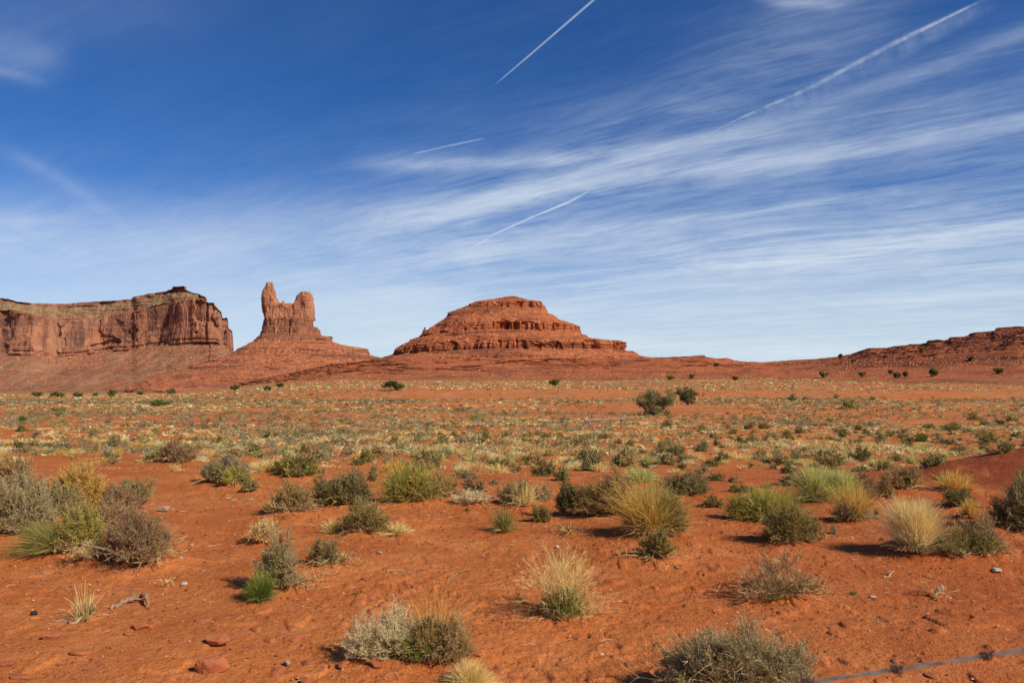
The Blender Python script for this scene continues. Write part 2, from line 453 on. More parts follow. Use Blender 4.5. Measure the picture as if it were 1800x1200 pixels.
# ---- ground sheet ---------------------------------------------------------
def build_ground():
    rr = [0.4, 0.9, 1.4, 1.9, 2.3]
    row = 1390.0
    while row > 711.5:
        rr.append(CAMH * F / (row - HR)); row -= 1.35 if row > 800 else 0.5
    rr = sorted(set(rr)); r = rr[-1]
    while r < 160: r *= 1.008; rr.append(r)
    while r < 2700: r *= 1.007; rr.append(r)
    while r < 60000: r *= 1.12; rr.append(r)
    rr = np.array(rr)
    an = np.concatenate([np.linspace(-36.5, 36.5, 1000), np.linspace(38, 322, 120)])
    an = np.radians(an)
    R_, A_ = np.meshgrid(rr, an, indexing='ij')
    X = R_ * np.sin(A_); Y = R_ * np.cos(A_)
    Z = ground(X, Y)
    dist = np.clip(9.0 / np.maximum(R_, 1), 0, 1)
    # trampled sandy crust: clods, pits and small steps in the foreground
    n1 = fbm(X / 0.32, Y / 0.32, 0, 4, 51); n2 = fbm(X / 0.07, Y / 0.07, 0, 3, 61)
    crust = sstep(fbm(X / 0.5, Y / 0.5, 0, 4, 71), -0.02, 0.10)
    reg = sstep(fbm(X / 2.6, Y / 2.6, 0, 2, 81) + 0.25 * sstep(Y, 8, 4), 0.0, 0.3)
    Z = Z + (0.010 * n1 + 0.008 * n2 * (0.4 + reg) + 0.010 * crust * (0.3 + reg)) * np.clip(dist * 1.2, 0, 1) + 0.05 * fbm(X / 3, Y / 3, 0, 4, 91) * sstep(R_, 8, 16) * sstep(R_, 400, 60)
    cl1 = sstep(vn(X / .075, Y / .075, 0, 95), .70, .80) * sstep(vn(X / .9, Y / .9, 0, 96), .35, .7); cl2 = sstep(vn(X / .16, Y / .16, 0, 97), .74, .80) * sstep(vn(X / 1.4, Y / 1.4, 0, 98), .45, .7)
    Z = Z + (.012 * cl1 + .016 * cl2) * np.clip(dist * 1.1, 0, 1)
    Z = np.where(R_ > 3000, np.minimum(Z, Z), Z)
    g = Geo(); g.add(np.stack([X, Y, Z], -1), Q=gridq(len(rr), len(an), True)[:, ::-1])
    # centre plug
    n = len(an)
    g.add(np.array([[0, 0, float(ground(0.0, 0.3))]]))
    me = g.mesh('ground', M_GROUND, smooth=True)
    return link('ground', me)

# ---- rock materials --------------------------------------------------------
M_HILL = mat_rock('red_layered_shale', (0.42, 0.130, 0.050), (0.33, 0.098, 0.042), (0.11, 0.040, 0.028), (0.49, 0.150, 0.056), (0.39, 0.110, 0.042), 1.0, 0.42, 0.8, 7.0, rubble=(0.62, 0.28, 0.14), vstr=0.45)
M_BUTTE = mat_rock('sandstone_butte_rock', (0.53, 0.235, 0.12), (0.41, 0.165, 0.088), (0.15, 0.064, 0.045), (0.49, 0.155, 0.060), (0.39, 0.115, 0.046), 1.0, 0.30, 0.5, 9.0, veg=(0.27, 0.105, 0.068), rubble=(0.64, 0.32, 0.18), vstr=0.85, bcol=(0.56, 0.265, 0.14))
M_MESA = mat_rock('desert_varnished_sandstone', (0.45, 0.20, 0.105), (0.29, 0.12, 0.072), (0.115, 0.058, 0.046), (0.43, 0.170, 0.082), (0.27, 0.098, 0.048), 0.55, 0.16, 0.30, 13.0, veg=(0.34, 0.245, 0.115), rubble=(0.56, 0.32, 0.18), vstr=1.0, bcol=(0.54, 0.29, 0.165))
M_RIDGE = mat_rock('red_ridge_rock', (0.38, 0.105, 0.044), (0.30, 0.08, 0.038), (0.12, 0.045, 0.032), (0.52, 0.155, 0.058), (0.43, 0.120, 0.046), 0.9, 0.33, 0.8, 2.4, veg=(0.30, 0.21, 0.09), rubble=(0.56, 0.21, 0.10), vstr=0.4)

# ---- the broad layered hill -------------------------------------------------
def build_hill():
    prof = [(520.5, 893, 905, 2, 0), (523, 880, 914, 5, 0.6), (526, 862, 922, 9, 0.8), (529, 845, 944, 18, 0.5), (531, 838, 949, 26, 0.8), (541, 812, 957, 29, 1),
            (544, 806, 959, 36, 0), (550, 788, 961, 50, 0.1), (558, 784, 974, 66, 0), (564, 775, 984, 80, 0.1), (569, 766, 1006, 90, 0.3), (573, 763, 1012, 95, 1),
            (583, 748, 1014, 97, 1), (586, 742, 1018, 103, 0.1), (592, 726, 1030, 118, 0.1), (596, 719, 1038, 126, 0.3), (601, 708, 1090, 138, 0.2), (603, 703, 1095, 142, 0.8),
            (606, 700, 1096, 145, 1), (616, 695, 1098, 147, 1), (619, 682, 1108, 156, 0), (627, 648, 1124, 180, 0), (629, 640, 1140, 188, 0.6), (631, 632, 1146, 190, 0.6), (640, 600, 1180, 225, 0.1),
            (650, 560, 1220, 262, 0.1), (662, 520, 1260, 300, 0.1), (676, 480, 1300, 340, 0)]
    X, Y, Z = ring_hill(1500, prof, 230, 1100, 5.2, 2.25, tilt=-0.0, seed=3, alc=1.35, led=0.5, spacing=9.0, rough=0.8)
    # strata dip gently to the left
    Z = Z - 0.05 * np.maximum(0, -(X - (860 - CX) * 1500 / F)) * sstep(Z, 140, 60) * sstep(Z, -10, 40)
    g = tomesh(X, Y, Z, True, 'h', M_HILL)
    # tiny pinnacle on the left shoulder
    s = 1500 / F
    pp = [(575.0, 745.5, 748, 1.5, 1), (576.5, 744.5, 749, 2.5, 1), (579, 745, 749, 2.5, 1), (580, 743, 750, 3, 1), (590, 740, 754, 6, 1)]
    x2, y2, z2 = ring_hill(1500, pp, 20, 24, 0.8, 2.0, seed=9, alc=0.8)
    g.add(np.stack([x2, y2, z2], -1), Q=gridq(x2.shape[0], 24, True)[:, ::-1])
    me = g.mesh('layered_hill', M_HILL)
    o = link('layered_hill', me)
    setp(o, 'broad stepped red hill with dark banded ledges, standing in the middle of the skyline', 'rock hill')

# ---- the castle-like butte --------------------------------------------------
def build_butte():
    d0 = 1900
    base = [(556, 465, 550, 12, 1), (561, 462, 552, 15, 1), (574, 461, 552, 17, 1), (575, 461, 557, 20, 0.6), (580, 461, 565, 23, 0.9), (586, 460, 566, 24, 1), (590, 458, 569, 28, 0.6), (592, 455, 581, 33, 0.3),
            (600, 449, 583, 38, 1), (603, 443, 590, 46, 0.2), (607, 436, 606, 60, 0.3), (610, 431, 622, 70, 0.5), (613, 425, 645, 76, 0.5), (623, 411, 648, 84, 0.8), (626, 404, 655, 96, 0), (634, 385, 685, 125, 0.1),
            (637, 380, 690, 128, 0.5), (645, 352, 720, 165, 0), (648, 350, 724, 168, 0.5), (660, 310, 760, 220, 0), (680, 260, 820, 290, 0), (730, 200, 900, 330, 0)]
    X, Y, Z = ring_hill(d0, base, 190, 800, 5.0, 2.3, seed=23, alc=0.7, led=0.9, spacing=8.0, rough=0.8)
    s = d0 / F
    g = tomesh(X, Y, Z, True, 'b', M_BUTTE)
    n0 = g.n
    pale = [np.zeros(n0)]
    def tower(prof, nz, na, unit, seed, dy, alc=1.0, ne=2.4):
        x, y, z = ring_hill(d0, prof, nz, na, unit, ne, seed=seed, alc=alc, yc_extra=dy, led=0.4)
        g.add(np.stack([x, y, z], -1), Q=gridq(x.shape[0], na, True)[:, ::-1])
        pale.append(0.85 * sstep(z.ravel() - (CAMH + (HR - 560) * s), -6, 10) * (0.5 + 0.9 * sstep(fbm(x.ravel() / 20, y.ravel() / 20, z.ravel() / 40, 3, seed), -0.3, 0.4)))
    tower([(495.8, 470, 477, 3, 1), (497, 468.8, 478.5, 4, 1), (503, 467.5, 479, 5, 1), (505, 466, 479, 5, 1), (509, 464, 480, 6, 1), (513, 462, 482, 7, 1), (522, 461, 485, 8, 1), (528, 461, 490, 9, 1),
           (534, 461.5, 495, 10, 1), (545, 463, 500, 11, 1), (556, 465, 505, 12, 1), (564, 466, 508, 12, 1)], 90, 220, 3.0, 31, 0, 1.0, 2.2)
    tower([(512, 529, 540, 4, 1), (513.2, 527, 544, 6, 1), (517, 523.5, 546.5, 7, 1), (521, 521, 547.5, 8, 1), (529, 517, 550, 9, 1), (537, 513, 552, 10, 1), (548, 509, 553, 11, 1), (556, 506, 553, 12, 1), (564, 504, 553, 12, 1)], 80, 220, 3.0, 33, 4, 1.0, 2.4)
    tower([(533, 494, 516, 3, 1), (536, 490, 519, 5, 1), (540, 486, 521, 7, 1), (550, 484, 524, 9, 1), (564, 482, 526, 11, 1)], 60, 160, 2.6, 35, 1, 1.1, 2.6)
    for i, (r, l, rr_) in enumerate([(529, 495.5, 501), (532.5, 505, 511), (521, 519, 523.5), (524, 484, 488)]):
        tower([(r, l + 1, rr_ - 1, 1.5, 1), (r + 2, l, rr_, 2.5, 1), (r + 8, l - .6, rr_ + .8, 3.2, 1), (r + 20, l - 1, rr_ + 1, 4, 1)], 26, 40, 1.2, 41 + i, -3 + 3 * i, 0.7)
    zz_ = np.concatenate(g.V)[:, 2]; r_ = HR - (zz_ - CAMH) / s
    me = g.mesh('sandstone_butte', M_BUTTE, attrs={'pale': np.concatenate(pale), 'veg': sstep(r_, 556, 561) * sstep(r_, 606, 588)})
    o = link('sandstone_butte', me)
    setp(o, 'castle-like sandstone butte with tall left spire and rounded right tower on stepped red base', 'butte')

# ---- generic wall of land built along columns -------------------------------
def wall(cols, lines, sub, nx, seed, unit):
    """cols: column positions; lines: list of (rows, depths, cliff) per profile line, foot to back. returns grids"""
    px = np.linspace(cols[0], cols[-1], nx)
    RR, DD, CC = [], [], []
    for (r, d, c) in lines:
        r = np.interp(px, [q[0] for q in r], [q[1] for q in r]) if isinstance(r, list) else np.full(nx, float(r))
        d = np.interp(px, [q[0] for q in d], [q[1] for q in d]) if isinstance(d, list) else np.full(nx, float(d))
        RR.append(CAMH + (HR - r) / F * d); DD.append(d); CC.append(c)
    Zs, Ds, Cs, Ps = [], [], [], []
    for i in range(len(lines) - 1):
        for k in range(sub[i]):
            t = k / sub[i]
            Zs.append(RR[i] * (1 - t) + RR[i + 1] * t); Ds.append(DD[i] * (1 - t) + DD[i + 1] * t)
            Cs.append(np.full(nx, CC[i])); Ps.append(np.full(nx, i + t))
    Zs.append(RR[-1]); Ds.append(DD[-1]); Cs.append(np.full(nx, CC[-1])); Ps.append(np.full(nx, float(len(lines) - 1)))
    Z, Dp, C, Pp = map(np.array, (Zs, Ds, Cs, Ps))
    X = (px[None] - CX) / F * Dp
    return px, X, Dp.copy(), Z, C, Pp

def build_mesa():
    sky_ = [(-400, 520), (-150, 527), (0, 524), (15, 525), (30, 530), (60, 533), (100, 534), (150, 532), (200, 529), (231, 525), (234, 521), (260, 516), (290, 512), (302, 509), (304, 504), (325, 503),
            (327, 509), (340, 514), (361, 521), (362.5, 523), (363.5, 531), (365.5, 531), (366.5, 532), (375, 532), (377, 537), (386, 546), (389, 548), (390.5, 559), (394, 560), (395.5, 558), (399, 558), (400, 575), (402, 578),
            (408, 582), (409.5, 596), (411, 616), (412, 628)]
    rim = [(-400, 560), (-150, 552), (0, 546), (20, 545), (40, 550), (70, 558), (100, 562), (150, 561), (180, 560), (200, 552), (230, 547), (260, 540), (290, 533), (330, 526), (361, 524), (362.5, 526), (363.5, 534),
           (365.5, 534), (366.5, 535), (375, 535), (377, 540), (386, 549), (389, 551), (390.5, 562), (394, 563), (395.5, 561), (399, 561), (400, 577), (402, 580), (408, 584), (409.5, 598), (411, 618), (412, 629)]
    foot = [(-400, 624), (0, 624), (60, 625), (100, 628), (140, 627), (190, 618), (230, 617), (260, 611), (300, 607), (340, 604), (380, 603), (400, 613), (412, 630)]
    cd = [(-400, 2150), (-150, 2120), (0, 2160), (55, 2165), (76, 2190), (84, 2225), (100, 2260), (180, 2290), (200, 2280), (233, 2270), (240, 2255), (290, 2240), (305, 2225), (350, 2200), (362, 2190), (363.5, 2194), (365.5, 2190), (367, 2180), (385, 2175), (391, 2200), (399, 2200), (403, 2230), (412, 2290)]
    def off(l, a): return [(p, q + a) for p, q in l]
    def offr(l, a): return [(p, q + a) for p, q in l]
    def mn(l, lim, a): return [(p, q + a) for p, q in l]
    back = [(p, q + (110 if p < 362 else 12)) for p, q in cd]
    back0 = [(p, q + (70 if p < 362 else 8)) for p, q in cd]
    lines = [
        ([(-400, 700), (412, 700)], [(-400, 1500), (0, 1550), (412, 1750)], 0.0),
        ([(-400, 690), (0, 689), (200, 686), (412, 684)], [(-400, 1620), (0, 1680), (412, 1850)], 0.0),
        ([(-400, 660), (0, 660), (200, 654), (300, 648), (412, 656)], [(p, q - 230) for p, q in cd], 0.0),
        (foot, off(cd, -14), 1.0),
        ([(p, q * 0.45 + r * 0.55) for (p, q), r in zip(rim, np.interp([c[0] for c in rim], [c[0] for c in foot], [c[1] for c in foot]))], off(cd, 2), 1.0),
        (offr(rim, 2), off(cd, 8), 1.0),
        (rim, off(cd, 22), 0.0),
        (offr([(p, r + (s_ - r) * 0.8) for (p, r), s_ in zip(rim, np.interp([c[0] for c in rim], [c[0] for c in sky_], [c[1] for c in sky_]))], 0), back0, 0.9),
        (sky_, [(p, q + 2) for p, q in back0], 0.0),
        (offr(sky_, 2), [(p, q + (220 if p < 362 else 25)) for p, q in cd], 0.0),
        ([(-400, 600), (412, 630)], [(p, q + (520 if p < 362 else 60)) for p, q in cd], 0.0),
        ([(-400, 690), (412, 690)], [(p, q + (900 if p < 362 else 200)) for p, q in cd], 0.0)]
    px, X, Y, Z, C, P = wall([-400, 412], lines, [4, 30, 45, 55, 50, 5, 30, 8, 6, 6, 6], 1150, 5, 10)
    u = 11.0
    e = sstep(px, 412, 396)[None]
    a1 = vn(X / 34, Y / 34, Z / 260, 101); a2 = vn(X / 13, Y / 13, Z / 120, 102); a3 = vn(X / 6, Y / 6, Z / 40, 103)
    wp = fbm(X / 40, Y / 200, Z / 50, 3, 125)
    q1 = vn(X / 46 + wp * .5, 0.5, Z / 150, 126); q2 = vn(X / 17 + wp * .6, 3.5, Z / 70 + wp, 127); q3 = vn(X / 60 + wp, 7.5, Z / 34 + wp * .6, 128)
    cdis = 16 * fbm(X / 120, 0.2, Z / 260, 3, 129) + (np.floor(q1 * 5) / 5 - .4) * 26 + (np.floor(q2 * 5) / 5 - .5) * 9 + sstep(q3, .62, .66) * 9 + (a3 - 0.5) * 3 + ledges(Z, 16, X, Y, 105, 1) * 1.5
    # dark undercut seam at the cliff foot and overhang line at the rim
    t = P - 3
    seam = np.exp(-((t - 0.22) / 0.04) ** 2) * 5 * (vn(X / 60, Y / 60, 0, 107) > 0.3) * (P > 3)
    big = 22 * fbm(X / 150, Y / 400, Z / 900, 2, 109)
    tdis = fbm(X / 60, Y / 60, Z / 60, 6, 111, 0.6) * 22 + ledges(Z, 13, X, Y, 113, 1) * 12 * sstep(vn(X / 130, Y / 300, Z / 70, 115), 0.45, 0.6)
    cdis, tdis = cdis, tdis
    isc = C * np.where(P < 3.9, sstep(P, 3.0, 3.1), 1)
    back_ = P > 8.3
    Y = Y + np.where(back_, 0, (isc * (cdis + seam) + (1 - isc) * tdis * 0.8) * (0.35 + 0.65 * e)) + big * sstep(P, 2.0, 3.0) * (P < 8.5) * e
    # broken rim outline
    Z = Z + np.where((P > 5) & (P < 9.5), 2.6 * fbm(X / 14, Y / 60, 0, 4, 117) * (0.4 + 0.6 * e), 0)
    g = Geo(); g.add(np.stack([X, Y, Z], -1), Q=gridq(*X.shape))
    veg = sstep(P, 5.9, 6.2) * sstep(P, 7.3, 6.95) * sstep(np.broadcast_to(px, X.shape), 372, 345) * 0.95 + 0.42 * sstep(P, 3.02, 2.8) * sstep(P, 0.5, 1.2) * sstep(fbm(X / 90 + Z / 120, Y / 300, Z / 90, 3, 119), -0.1, 0.5)
    pxx = np.broadcast_to(px, X.shape)
    pale = 0.75 * np.exp(-((pxx - 118) / 34) ** 4) * sstep(P, 3.1, 3.4) * sstep(P, 5.2, 4.4) * (0.5 + 1.0 * vn(X / 50, Y / 50, Z / 30, 121)) \
        + 0.5 * np.exp(-((pxx - 150) / 60) ** 4) * sstep(P, 4.5, 4.8) * sstep(P, 5.6, 5.2) + 0.6 * sstep(pxx, 368, 376) * sstep(P, 4.0, 4.4) * vn(X / 30, Y / 30, Z / 60, 123) \
        + 0.5 * sstep(P, 3.0, 2.9) * np.exp(-((pxx - (232 - (3 - P) * 50)) / 9) ** 2) * sstep(P, 2.0, 2.6) + 0.45 * sstep(P, 3.02, 2.95) * np.exp(-((pxx - (135 - (3 - P) * 60)) / 18) ** 2) * sstep(P, 1.9, 2.5)
    u_ = pxx + (3 - P) * 62; tm = sstep(P, 3.02, 2.9) * sstep(P, 0.8, 1.5)
    pale = pale + 0.55 * tm * sstep(vn(u_ / 13, P * .8, 0, 131), .58, .78); veg = veg + 0.6 * tm * sstep(vn(u_ / 22, P * .6, 4, 133), .52, .7)
    me = g.mesh('cliff_mesa', M_MESA, attrs={'veg': veg, 'pale': pale})
    o = link('cliff_mesa', me)
    setp(o, 'long sheer-walled mesa with dark streaked cliffs, scrubby top and talus skirt at the far left', 'mesa')

def build_apron():
    """the low ledgy hills that close the plain under the mesas and rise to the ridge on the right"""
    sky_ = [(200, 722), (300, 706), (370, 690), (430, 672), (520, 652), (580, 640), (640, 634), (700, 631), (800, 631), (1000, 630), (1118, 628), (1130, 626.5), (1150, 628), (1180, 627.5), (1215, 626), (1222, 625), (1238, 624), (1243, 627), (1262, 630), (1278, 629), (1288, 631), (1300, 634.5),
            (1345, 636.5), (1375, 634.5), (1400, 632.5), (1440, 630.5), (1480, 626), (1500, 622), (1517, 615.5), (1530, 611.5), (1560, 612), (1570, 609), (1600, 606), (1630, 603.5), (1633, 599.5), (1668, 597.5), (1675, 593), (1700, 591.5), (1712, 586), (1718, 584),
            (1750, 582), (1754, 576.5), (1790, 573.5), (1830, 575), (1900, 572), (2050, 566), (2400, 560)]
    dep = [(200, 1500), (520, 1280), (800, 1150), (1118, 1080), (1300, 1010), (1375, 960), (1450, 880), (1520, 800), (1600, 720), (1800, 590), (2100, 500), (2400, 460)]
    ft = [(200, 900), (520, 760), (900, 660), (1300, 600), (1450, 520), (1600, 440), (1800, 390), (2400, 330)]
    
    c = [q[0] for q in sky_]
    si = np.array([q[1] for q in sky_]); di = np.interp(c, [q[0] for q in dep], [q[1] for q in dep]); fi = np.interp(c, [q[0] for q in ft], [q[1] for q in ft])
    fr = HR + (CAMH - ground_base((np.array(c) - CX) / F * fi, fi)) / fi * F
    fr = fr + 60 * sstep(-np.array(c, float), -560, -380)
    gx = np.arange(150, 2450, 4.0); gy = np.interp(gx, c, si); sis = np.interp(c, gx, np.convolve(np.pad(gy, 17, mode='edge'), np.ones(35) / 35, 'valid')) + 1.5
    def lerp(a, t, ta=None):
        return (list(zip(c, fr * (1 - t) + (si if t > .9 else sis) * t)), list(zip(c, fi * (1 - (ta if ta is not None else t)) + di * (ta if ta is not None else t))), a)
    lines = [(list(zip(c, fr + 25)), list(zip(c, fi - 8)), 0.0), lerp(0, 0), lerp(0, 0.32, 0.50), lerp(0.3, 0.46, 0.64), lerp(0, 0.60, 0.72), lerp(0, 0.80, 0.86), lerp(0, 0.97, 0.985), lerp(0, 1.0, 1.0),
             (list(zip(c, si + 0.5)), list(zip(c, di + 50)), 0.0), (list(zip(c, si + 20)), list(zip(c, di + 300)), 0.0), (list(zip(c, np.maximum(si + 45, 700))), list(zip(c, di + 700)), 0.0)]
    px, X, Y, Z, C, P = wall([200, 2400], lines, [6, 40, 34, 26, 34, 34, 8, 5, 5, 5], 1500, 6, 4)
    pxx = np.broadcast_to(px, X.shape)
    near = sstep(pxx, 1380, 1560)
    un = 1.0 + (1 - near) * 0.9
    boul = np.maximum(0, vn(X / 3.4, Y / 3.8, Z / 2.2, 131) - 0.5) * 9
    rocky = near * sstep(P, 4.0, 4.4) * sstep(P, 7.1, 6.4) * sstep(vn(X / 60, Y / 60, Z / 14, 133), 0.25, 0.55)
    gl = fbm(X / 40, Y / 70, Z / 40, 4, 135)
    d = un * (gl * 7 + ledges(Z, 3.4, X, Y, 137, 1) * 10 * sstep(vn(X / 55, Y / 90, Z / 7, 139), 0.40, 0.62) + ledges(Z, 1.3, X, Y, 141, 1) * 3.5)
    gully = -sstep(np.abs(fbm(X / 48, 0.3, Y / 400, 3, 143)), 0.10, 0.0) * 8 * near
    mask = sstep(P, 0.7, 1.4) * (P < 8.2)
    Y = Y + mask * (d * (1 - .45 * near) - gully * .15 - rocky * boul * 1.1)
    Z = Z + mask * (rocky * boul * 0.35 + 0.5 * un * fbm(X / 9, Y / 9, 0, 4, 145)) + near * (P > 6.3) * (P < 8.5) * 0.9 * (vn(X / 4, Y / 9, 0, 147) - 0.35)
    veg = 0.55 * sstep(P, 2.3, 1.2) * sstep(fbm(X / 30, Y / 60, 0, 3, 149), -0.3, 0.3) + 0.3 * sstep(fbm(X / 20, Y / 40, Z / 5, 3, 151), 0.2, 0.5)
    g = Geo(); g.add(np.stack([X, Y, Z], -1), Q=gridq(*X.shape))
    me = g.mesh('hills', M_RIDGE, attrs={'veg': veg})
    o = link('hills', me); setp(o, kind='structure')

def contrail(pts, name, rad, label, alpha, seed, lump=0.3, soft=2.0, flat=1.0, lo=0.6):
    """aircraft vapour trail as a long round tube of ice cloud 9 km up; pts = (column,row) where it is seen"""
    alt = 9000.0
    P = []
    for (px, row) in pts:
        el = (HR - row) / F
        y = alt / el; P.append((( px - CX) / F * y, y, alt))
    P = np.array(P)
    seg = np.concatenate([[0], np.cumsum(np.linalg.norm(np.diff(P, axis=0), axis=1))])
    n = 500
    s = np.linspace(0, seg[-1], n)
    C = np.stack([np.interp(s, seg, P[:, k]) for k in range(3)], 1)
    k = np.ones(15) / 15
    for j in range(2):
        pad = np.pad(C[:, j], 7, mode='edge'); C[:, j] = np.convolve(pad, k, 'valid')
    r = np.interp(s, seg, rad) * (1 + lump * fbm(s / 2500, 0.0, seed, 3, seed))
    T = np.gradient(C, axis=0); T /= np.linalg.norm(T, axis=1)[:, None]
    up = np.array([0, 0, 1.0]); S = np.cross(T, up); S /= np.linalg.norm(S, axis=1)[:, None]; U = np.cross(S, T)
    m = 24; th = np.linspace(0, 2 * np.pi, m, endpoint=False)
    cen = C + S * (fbm(s / 2500, 1.0, seed, 3, seed + 1) * r * 0.5 * lump)[:, None]
    V = cen[:, None] + r[:, None, None] * (np.cos(th)[None, :, None] * S[:, None] + flat * np.sin(th)[None, :, None] * U[:, None])
    g = Geo(); g.add(V, Q=gridq(n, m, True))
    mt, N = new_mat('ice_cloud')
    lw = N.node('ShaderNodeLayerWeight', {'Blend': 0.5})
    fac = N.math('POWER', N.math('SUBTRACT', 1.0, E(N, lw.outputs['Facing'])), soft)
    gg = N.node('ShaderNodeNewGeometry')
    nn = N.mapr(N.noise(gg.outputs['Position'], 1 / 420.0, 6, 0.7), 0.34, 0.66, lo, 1.0)
    endf = np.minimum(1, np.minimum(s - 0, seg[-1] - s) / (seg[-1] * 0.10) + 0.15)
    a = N.node('ShaderNodeAttribute', attribute_name='fade')
    op = fac * nn * E(N, a.outputs['Fac']) * alpha
    df = N.node('ShaderNodeEmission', {'Color': (0.80, 0.88, 1.0), 'Strength': 0.95})
    tr = N.node('ShaderNodeBsdfTransparent')
    mx = N.node('ShaderNodeMixShader', {0: op, 1: tr.outputs[0], 2: df.outputs[0]})
    N.node('ShaderNodeOutputMaterial', {'Surface': mx.outputs[0]})
    me = g.mesh(name, mt, smooth=True, attrs={'fade': np.repeat(endf, m)})
    o = link(name, me); o.visible_shadow = True
    setp(o, label, 'contrail')
    return o
def build_contrails():
    contrail([(870, 149), (930, 98), (1060, -14)], 'contrail', [18, 32, 38], 'short crisp white vapour trail slanting to the top edge above the layered hill', 0.70, 1, 0.08, 2.0, lo=.75)
    contrail([(1235, 254), (1310, 215), (1430, 164), (1570, 92), (1755, 2)], 'vapour_wake', [60, 260, 420, 360, 200], 'faint wide veil of spread vapour hanging just under the long ragged trail', 0.13, 12, 0.3, 2.2, lo=.2)
    contrail([(1215, 252), (1300, 208), (1420, 157), (1560, 82), (1745, -8)], 'contrail', [26, 60, 95, 85, 45], 'long ragged spreading vapour trail running up to the top right corner', 0.36, 2, 0.3, 1.9, lo=.12)
    contrail([(822, 440), (870, 411), (930, 384), (1000, 355), (1040, 334)], 'contrail', [34, 62, 70, 75, 34], 'thin curved vapour trail low over the layered hill, brushing a wisp of cirrus', 1.0, 3, 0.2, 1.3, lo=.6)
    contrail([(725, 271), (790, 256), (852, 243)], 'contrail', [40, 50, 40], 'faint hair-thin vapour trail, nearly level, left of the sky centre', 0.20, 4, 0.1, 1.4)
# ================================================================== PLANTS
PAL = {  # leaf colours, stem colours (albedo)
 'sage':    ([(.255,.245,.135), (.33,.305,.19), (.20,.20,.105)], [(.30,.235,.15), (.22,.165,.10)]),
 'greysage':([(.34,.31,.215), (.41,.37,.26), (.27,.25,.165)], [(.34,.28,.20), (.24,.19,.13)]),
 'dark':    ([(.125,.14,.062), (.18,.19,.09), (.09,.105,.045)], [(.20,.15,.09), (.13,.09,.055)]),
 'olive':   ([(.24,.22,.085), (.30,.265,.11), (.185,.18,.07)], [(.27,.20,.10), (.20,.14,.075)]),
 'ygreen':  ([(.33,.32,.085), (.42,.38,.13), (.24,.26,.07)], [(.36,.28,.12), (.25,.19,.085)]),
 'lime':    ([(.40,.42,.20), (.50,.50,.28), (.31,.34,.15)], [(.38,.36,.19), (.28,.27,.14)]),
 'green':   ([(.14,.20,.045), (.20,.27,.07), (.10,.145,.04)], [(.17,.20,.06), (.12,.14,.045)]),
 'gold':    ([(.50,.34,.115), (.60,.43,.17), (.40,.26,.08)], [(.45,.31,.12), (.34,.22,.085)]),
 'straw':   ([(.60,.46,.26), (.70,.56,.34), (.50,.37,.20)], [(.50,.38,.22), (.36,.26,.15)]),
 'white':   ([(.60,.54,.43), (.70,.64,.52), (.46,.40,.31)], [(.50,.44,.34), (.34,.29,.22)]),
 'brown':   ([(.28,.19,.105), (.35,.25,.145), (.21,.14,.08)], [(.26,.175,.11), (.17,.11,.07)]),
 'purple':  ([(.29,.20,.14), (.37,.265,.19), (.22,.155,.105)], [(.25,.17,.12), (.17,.11,.08)]),
 'lav':     ([(.30,.27,.25), (.38,.34,.31), (.23,.21,.19)], [(.30,.26,.22), (.22,.18,.15)]),
 'tan':     ([(.37,.27,.155), (.44,.33,.20), (.29,.21,.115)], [(.34,.25,.15), (.24,.17,.10)]),
 'juniper': ([(.10,.13,.035), (.145,.175,.05), (.07,.095,.028)], [(.20,.15,.11), (.14,.10,.075)]),
}
for _k in PAL:
    _f = 1.0 if _k in ('juniper', 'green') else (1.6 if _k == 'dark' else 1.36)
    PAL[_k] = ([(c[0] * _f * 1.06, c[1] * _f * 1.0, c[2] * _f * .70) for c in PAL[_k][0]], [(c[0] * 1.35, c[1] * 1.22, c[2] * .9) for c in PAL[_k][1]])
def nrm(v): return v / np.maximum(np.linalg.norm(v, axis=-1, keepdims=True), 1e-9)
def pick(rng, cols, n, var=0.14):
    c = np.array(cols)[rng.integers(0, len(cols), n)]
    return np.clip(c * (1 + var * rng.standard_normal((n, 1))) * (1 + 0.05 * rng.standard_normal((n, 3))), 0.01, 0.9)
def ribbons(g, P, W, col, rng):
    """P (N,K,3) centre lines, W (N,K) or (K,) widths"""
    N_, K = P.shape[:2]
    W = np.broadcast_to(W, (N_, K))
    T = nrm(np.gradient(P, axis=1))
    S = nrm(np.cross(T, nrm(rng.standard_normal((N_, 1, 3)))))
    V = np.stack([P - S * W[..., None] / 2, P + S * W[..., None] / 2], 2)      # N,K,2,3
    base = (np.arange(N_) * K * 2)[:, None]
    k = np.arange(K - 1)[None] * 2
    q = np.stack([base + k, base + k + 1, base + k + 3, base + k + 2], -1).reshape(-1, 4)
    g.add(V, Q=q, C=np.repeat(col, K * 2, axis=0))
def leafquads(g, P, Dr, L, W, col, rng):
    N_ = len(P)
    Dr = nrm(Dr); S = nrm(np.cross(Dr, nrm(rng.standard_normal((N_, 3)))))
    L = np.broadcast_to(L, N_)[:, None]; W = np.broadcast_to(W, N_)[:, None]
    V = np.stack([P, P + Dr * L * .45 + S * W / 2, P + Dr * L, P + Dr * L * .45 - S * W / 2], 1)
    g.add(V, Q=np.arange(N_ * 4).reshape(-1, 4), C=np.repeat(col, 4, axis=0))
def bez(P0, P1, P2, t):
    t = t[..., None]; return (1 - t) ** 2 * P0 + 2 * t * (1 - t) * P1 + t * t * P2

